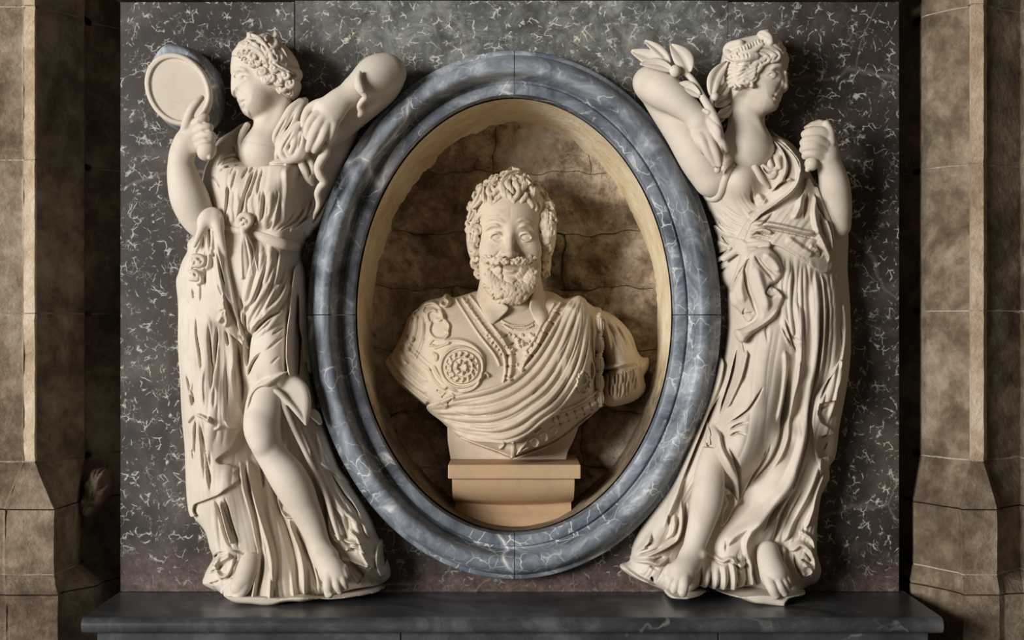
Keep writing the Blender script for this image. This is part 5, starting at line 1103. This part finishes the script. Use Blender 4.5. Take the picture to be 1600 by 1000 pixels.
    h.tube([(797,355,-26), (797,372,-19), (796.5,386,-11), (796.5,396,-6)], [6.5, 5.5, 6, 7.5], k=6); h.ell((788, 398, -15), (5.5, 5, 7), k=3); h.ell((805, 398, -15), (5.5, 5, 7), k=3)
    for sx, x in ((-1, 776), (1, 821)):
        h.ell((x, 370, -17), (13, 8.5, 11), k=6, op='s'); h.ell((x, 370.5, -33), (10.5, 7.8, 8.5), k=2)
        h.tube([(x-10.5, 371.5, -27), (x-6, 365.2, -22.8), (x, 363, -21), (x+6, 365.2, -22.8), (x+10.5, 371.5, -27)], [1.2, 1.9, 2.1, 1.9, 1.2], k=2)
        h.tube([(x-9.5, 373, -27), (x-4, 376.6, -23.8), (x+1, 377.4, -23.4), (x+6, 375.8, -24.2), (x+10, 372, -27)], [.8, 1.2, 1.3, 1.2, .8], k=2)
        h.V([(x-11, 381), (x, 385), (x+10, 381)], 4, 2); h.R([(x-8, 368), (x, 365.5), (x+8, 368)], 2, 0.8)
        zc = h.zat(x, 370); 
        R_ = [(x+3.8*math.cos(t), 370+3.8*math.sin(t)) for t in np.linspace(0, 6.283, 17)]; pass
    h.R("754,364 762,355 774,352 786,357", 5.5, 5.0); h.R("840,364 832,355 820,352 808,357", 5.5, 5.0)
    for p, a in (("756,346 770,341 784,345 792,352", 2.4), ("758,339 770,335 784,338", 1.6), ("804,350 816,343 830,346 838,352", 2.0), ("762,332 776,329 790,333", 1.2)): h.R(p, 3.6, a)
    h.V("797,318 798,345", 3, 1.2)
    h.V("784,388 776,398 768,406", 4, 2.5); h.V("809,388 818,398 826,406", 4, 2.5)
    h.apply(); h.ell((791, 402.5, -10), (3, 1.8, 5), k=1, op='s'); h.ell((802, 402.5, -10), (3, 1.8, 5), k=1, op='s')
    h.V("776,416.5 786,416.5 797,418 808,416.5 818,416.5", 2.6, 6, tin=.15, tout=.15); h.R("784,422 797,424 810,422", 4.5, 4); h.V("788,429 797,431 806,429", 4, 2); h.ell((797, 441, -34), (12, 9, 12), k=6); h.apply()
    h.mesh('head', M_BUST, root, back=None, blur=1)
    def z0(x, y): return h.zat(x, y)
    # beard
    b = Vol(742, 396, 852, 486, -150, 34, .9); b.zdef = -22
    b.pillow("754,402 756,416 758,436 763,456 771,470 784,477 799,479 815,477 826,470 832,456 836,436 840,416 843,400 836,404 826,418 818,428 808,440 797,443 786,440 776,430 768,418 760,404", 92, 30, -112, k=2, zp=-40)
    b.ell((797, 456, -48), (30, 21, 32), k=8)
    for sx in (-1, 1): b.tube([(797+sx*40, 398, -62), (797+sx*37, 416, -52), (797+sx*30, 440, -44), (797+sx*15, 458, -36)], [7, 12, 15, 15], k=6)
    zb = lambda x, y: max(b.zat(x, y), h.zat(x, y))
    b.zmap(); rd = random.Random(14); L = []
    for i in range(230):
        a_ = rd.uniform(-1.5, 1.5); rr = rd.uniform(.45, .98); x = 797+40*math.sin(a_)*rr*1.02; y = 404+74*(.30+.70*math.cos(a_*.9))*rr-4*abs(a_)
        if y < 441-abs(x-797)*.2 and abs(x-797) < 13: continue
        if y < 420 and abs(x-797) < 15: continue
        if y < 404: continue
        if y > 474: continue
        dx = (x-797)/40; L_ = rd.uniform(8, 14); ph = rd.choice((-1, 1)); P = []
        for k in range(7):
            t = k/6; xx = x+L_*t*dx*.5+2.6*ph*math.sin(t*4.8); yy = y+L_*t*.9; P.append((xx, yy, zb(xx, min(yy, 476))+.5+1.6*math.sin(t*3)))
        if P[-1][2] < -110: continue
        L.append((P, [2.2, 2.8, 2.9, 2.7, 2.4, 1.8, 1.0]))
    for i in range(80):
        sx = rd.choice((-1, 1)); y = rd.uniform(398, 440); x = 797+sx*rd.uniform(15+max(0, 420-y)*.6, 40-max(0, y-420)*.2); ph = rd.choice((-1, 1)); P = []
        for k in range(7): t = k/6; xx = x-sx*2*t+2.6*ph*math.sin(t*4.6); yy = y+11*t; P.append((xx, yy, zb(xx, yy)+.6+1.6*math.sin(t*3)))
        L.append((P, [1.8, 2.6, 2.8, 2.7, 2.3, 1.8, 1.0]))
    for P, r_ in L: b.tube(P, r_, k=.8, n=2)
    b.mesh('beard', M_BUST, root, back=None)
    m = Vol(752, 392, 846, 428, -70, 20, .9)
    rm = random.Random(3)
    for sx in (-1, 1):
        m.tube([(797+sx*2, 407, -12), (797+sx*12, 408, -15), (797+sx*24, 409, -25), (797+sx*33, 409, -34)], [3, 5.5, 6.5, 5], k=1)
        for k in range(22):
            t = k/21; x = 797+sx*(3+31*t+rm.uniform(-1.5, 1.5)); y = 404+6*rm.random()+1.5*t; zz = -4-20*t*t-3*abs(y-408)/4; d = rm.choice((-1, 1)); P = []
            for q_ in range(6):
                u = q_/5; P.append((x+sx*(5+5*t)*u, y+(3-7*t)*u*.6+d*2.4*math.sin(u*4.4), zz-5*u*t+1.2*math.sin(3*u)))
            m.tube(P, [1.2, 2.2, 2.4, 2.3, 1.8, 1], k=.7, n=3)
    m.mesh('moustache', M_BUST, root, back=None)
    # hair
    q = Vol(718, 262, 882, 442, -178, 20, .95); q.zdef = -30
    q.ell((798, 334, -98), (66, 66, 74), k=0); q.ell((742, 366, -86), (14, 46, 40), k=10); q.ell((855, 358, -88), (15, 50, 42), k=10); q.ell((851, 408, -122), (11, 30, 22), k=10); q.ell((749, 402, -116), (8, 26, 20), k=8)
    face = q.poly("797,312 778,312 762,318 753,328 749,345 748,370 750,396 754,420 800,450 838,420 846,396 848,370 847,345 842,328 832,317 815,312", -25)
    cut = np.maximum(face[:, :, None], (f32(-62)-q.z)[None, None, :]); q.F = -smin(-q.F, cut, 4)
    q.zmap(); rd = random.Random(23); L = []
    for i in range(190):
        a_ = rd.uniform(-2.45, 2.45); ring = rd.random(); rx = 50+17*ring; ry = 58+10*ring if abs(a_) < 1.5 else 62
        x = 798+rx*math.sin(a_); y = 352-(70+12*ring)*math.cos(a_)
        if y > 412: continue
        if abs(x-797) < 50 and y > 300: continue
        zz = q.zat(x, y)
        if zz < -140: zz = -92
        r_ = rd.uniform(4.5, 7.5); ph = rd.uniform(0, 6.28); d = rd.choice((-1, 1)); P = []
        for k in range(8):
            t = k/7; an = ph+d*t*4.4; rr = r_*(1-.55*t); P.append((x+rr*math.cos(an), y+rr*math.sin(an), zz+.4+2.6*t))
        L.append((P, [2.2, 2.8, 3, 3, 2.8, 2.5, 2, 1.2]))
    for i in range(36):
        sx = rd.choice((-1, 1)); y = rd.uniform(372, 432); x = 798+sx*(51+rd.uniform(-3, 9)-max(0, y-405)*.1); zz = max(q.zat(x, y), -112); ph = rd.uniform(0, 6.28); d = rd.choice((-1, 1)); r_ = rd.uniform(4, 6.5); P = []
        for k in range(8): t = k/7; an = ph+d*t*4.2; rr = r_*(1-.5*t); P.append((x+rr*math.cos(an), y+rr*math.sin(an), zz+.6+2.6*t))
        L.append((P, [2.2, 2.8, 3, 3, 2.8, 2.5, 2, 1.2]))
    for row, (n_, yo, r0, ln) in enumerate(((11, -1, 4.2, 22), (9, -14, 4.6, 24), (8, -26, 4.4, 20), (6, -36, 4, 16))):
        for i in range(n_):
            f = (i+.5+rd.uniform(-.25, .25))/n_*2-1; x = 798+f*(50-3*row); yb = 318+yo+30*abs(f)**2.2; d = rd.choice((-1, 1)); yb += rd.uniform(-3, 3); zz = q.zat(x, yb-ln*.6); zb = q.zat(x, yb) if row else zz+8-14*abs(f)**2; P = []
            lean = rd.uniform(-3, 3)+f*5
            for k in range(8):
                t = k/7; P.append((x+lean*(t-.5)+d*4.6*math.sin(t*4.2+.2+.12*i), yb-ln+ln*t, zz*(1-t)+zb*t+.6+2.2*math.sin(t*3.1)))
            L.append((P, [1.6, r0*.85, r0, r0*1.05, r0, r0*.85, r0*.7, 1.2]))
    for P, r_ in L: q.tube(P, r_, k=1.6, n=2)
    q.zdef = -50; q.streaks('735,262 862,262 874,330 860,400 846,400 848,330 798,314 750,330 745,400 728,390 726,320', 3.2, 26, 1.1, 5, .0, z=-50, edge=4); q.apply()
    ho = q.mesh('hair', M_BUST, root, back=None)
    # laurel leaves of the wreath
    for base, tip, w, dz1, dz2, bd in (((770,288),(801,261),9,7,14,5), ((828,288),(799,261),9,7,14,-5), ((748,311),(777,275),8,6,12,5), ((851,308),(824,274),8,6,12,-5), ((736,326),(755,290),7,6,10,4), ((864,328),(846,290),7,6,10,-4), ((868,346),(862,312),6,1,4,-3), ((731,346),(740,312),6,1,4,3), ((784,282),(812,268),6,0,3,-3)):
        za = max(q.zat(*base), -112); zb = max(q.zat(*tip), -100)
        o = leaf_mesh('laurel_leaf', base, tip, w, za+dz1, zb+dz2, ho, bd, 2, 1); o.data.materials[0] = M_BUST
    # ------------------------------------------------ socle under the bust
    k_ = Vol(690, 650, 912, 728, -205, -20, 1.2); k_.zdef = -80
    k_.pillow("697,655 908,655 903,675 896,692 889,706 886,722 884,740 704,740 702,715 698,690", 74, 3, -150, k=0, zp=-82, smooth=False)
    k_.F = np.maximum(k_.F, (k_.y-f32(725.6))[None, :, None]); k_.mesh('socle', M_BUST, root, back=None)
bust()
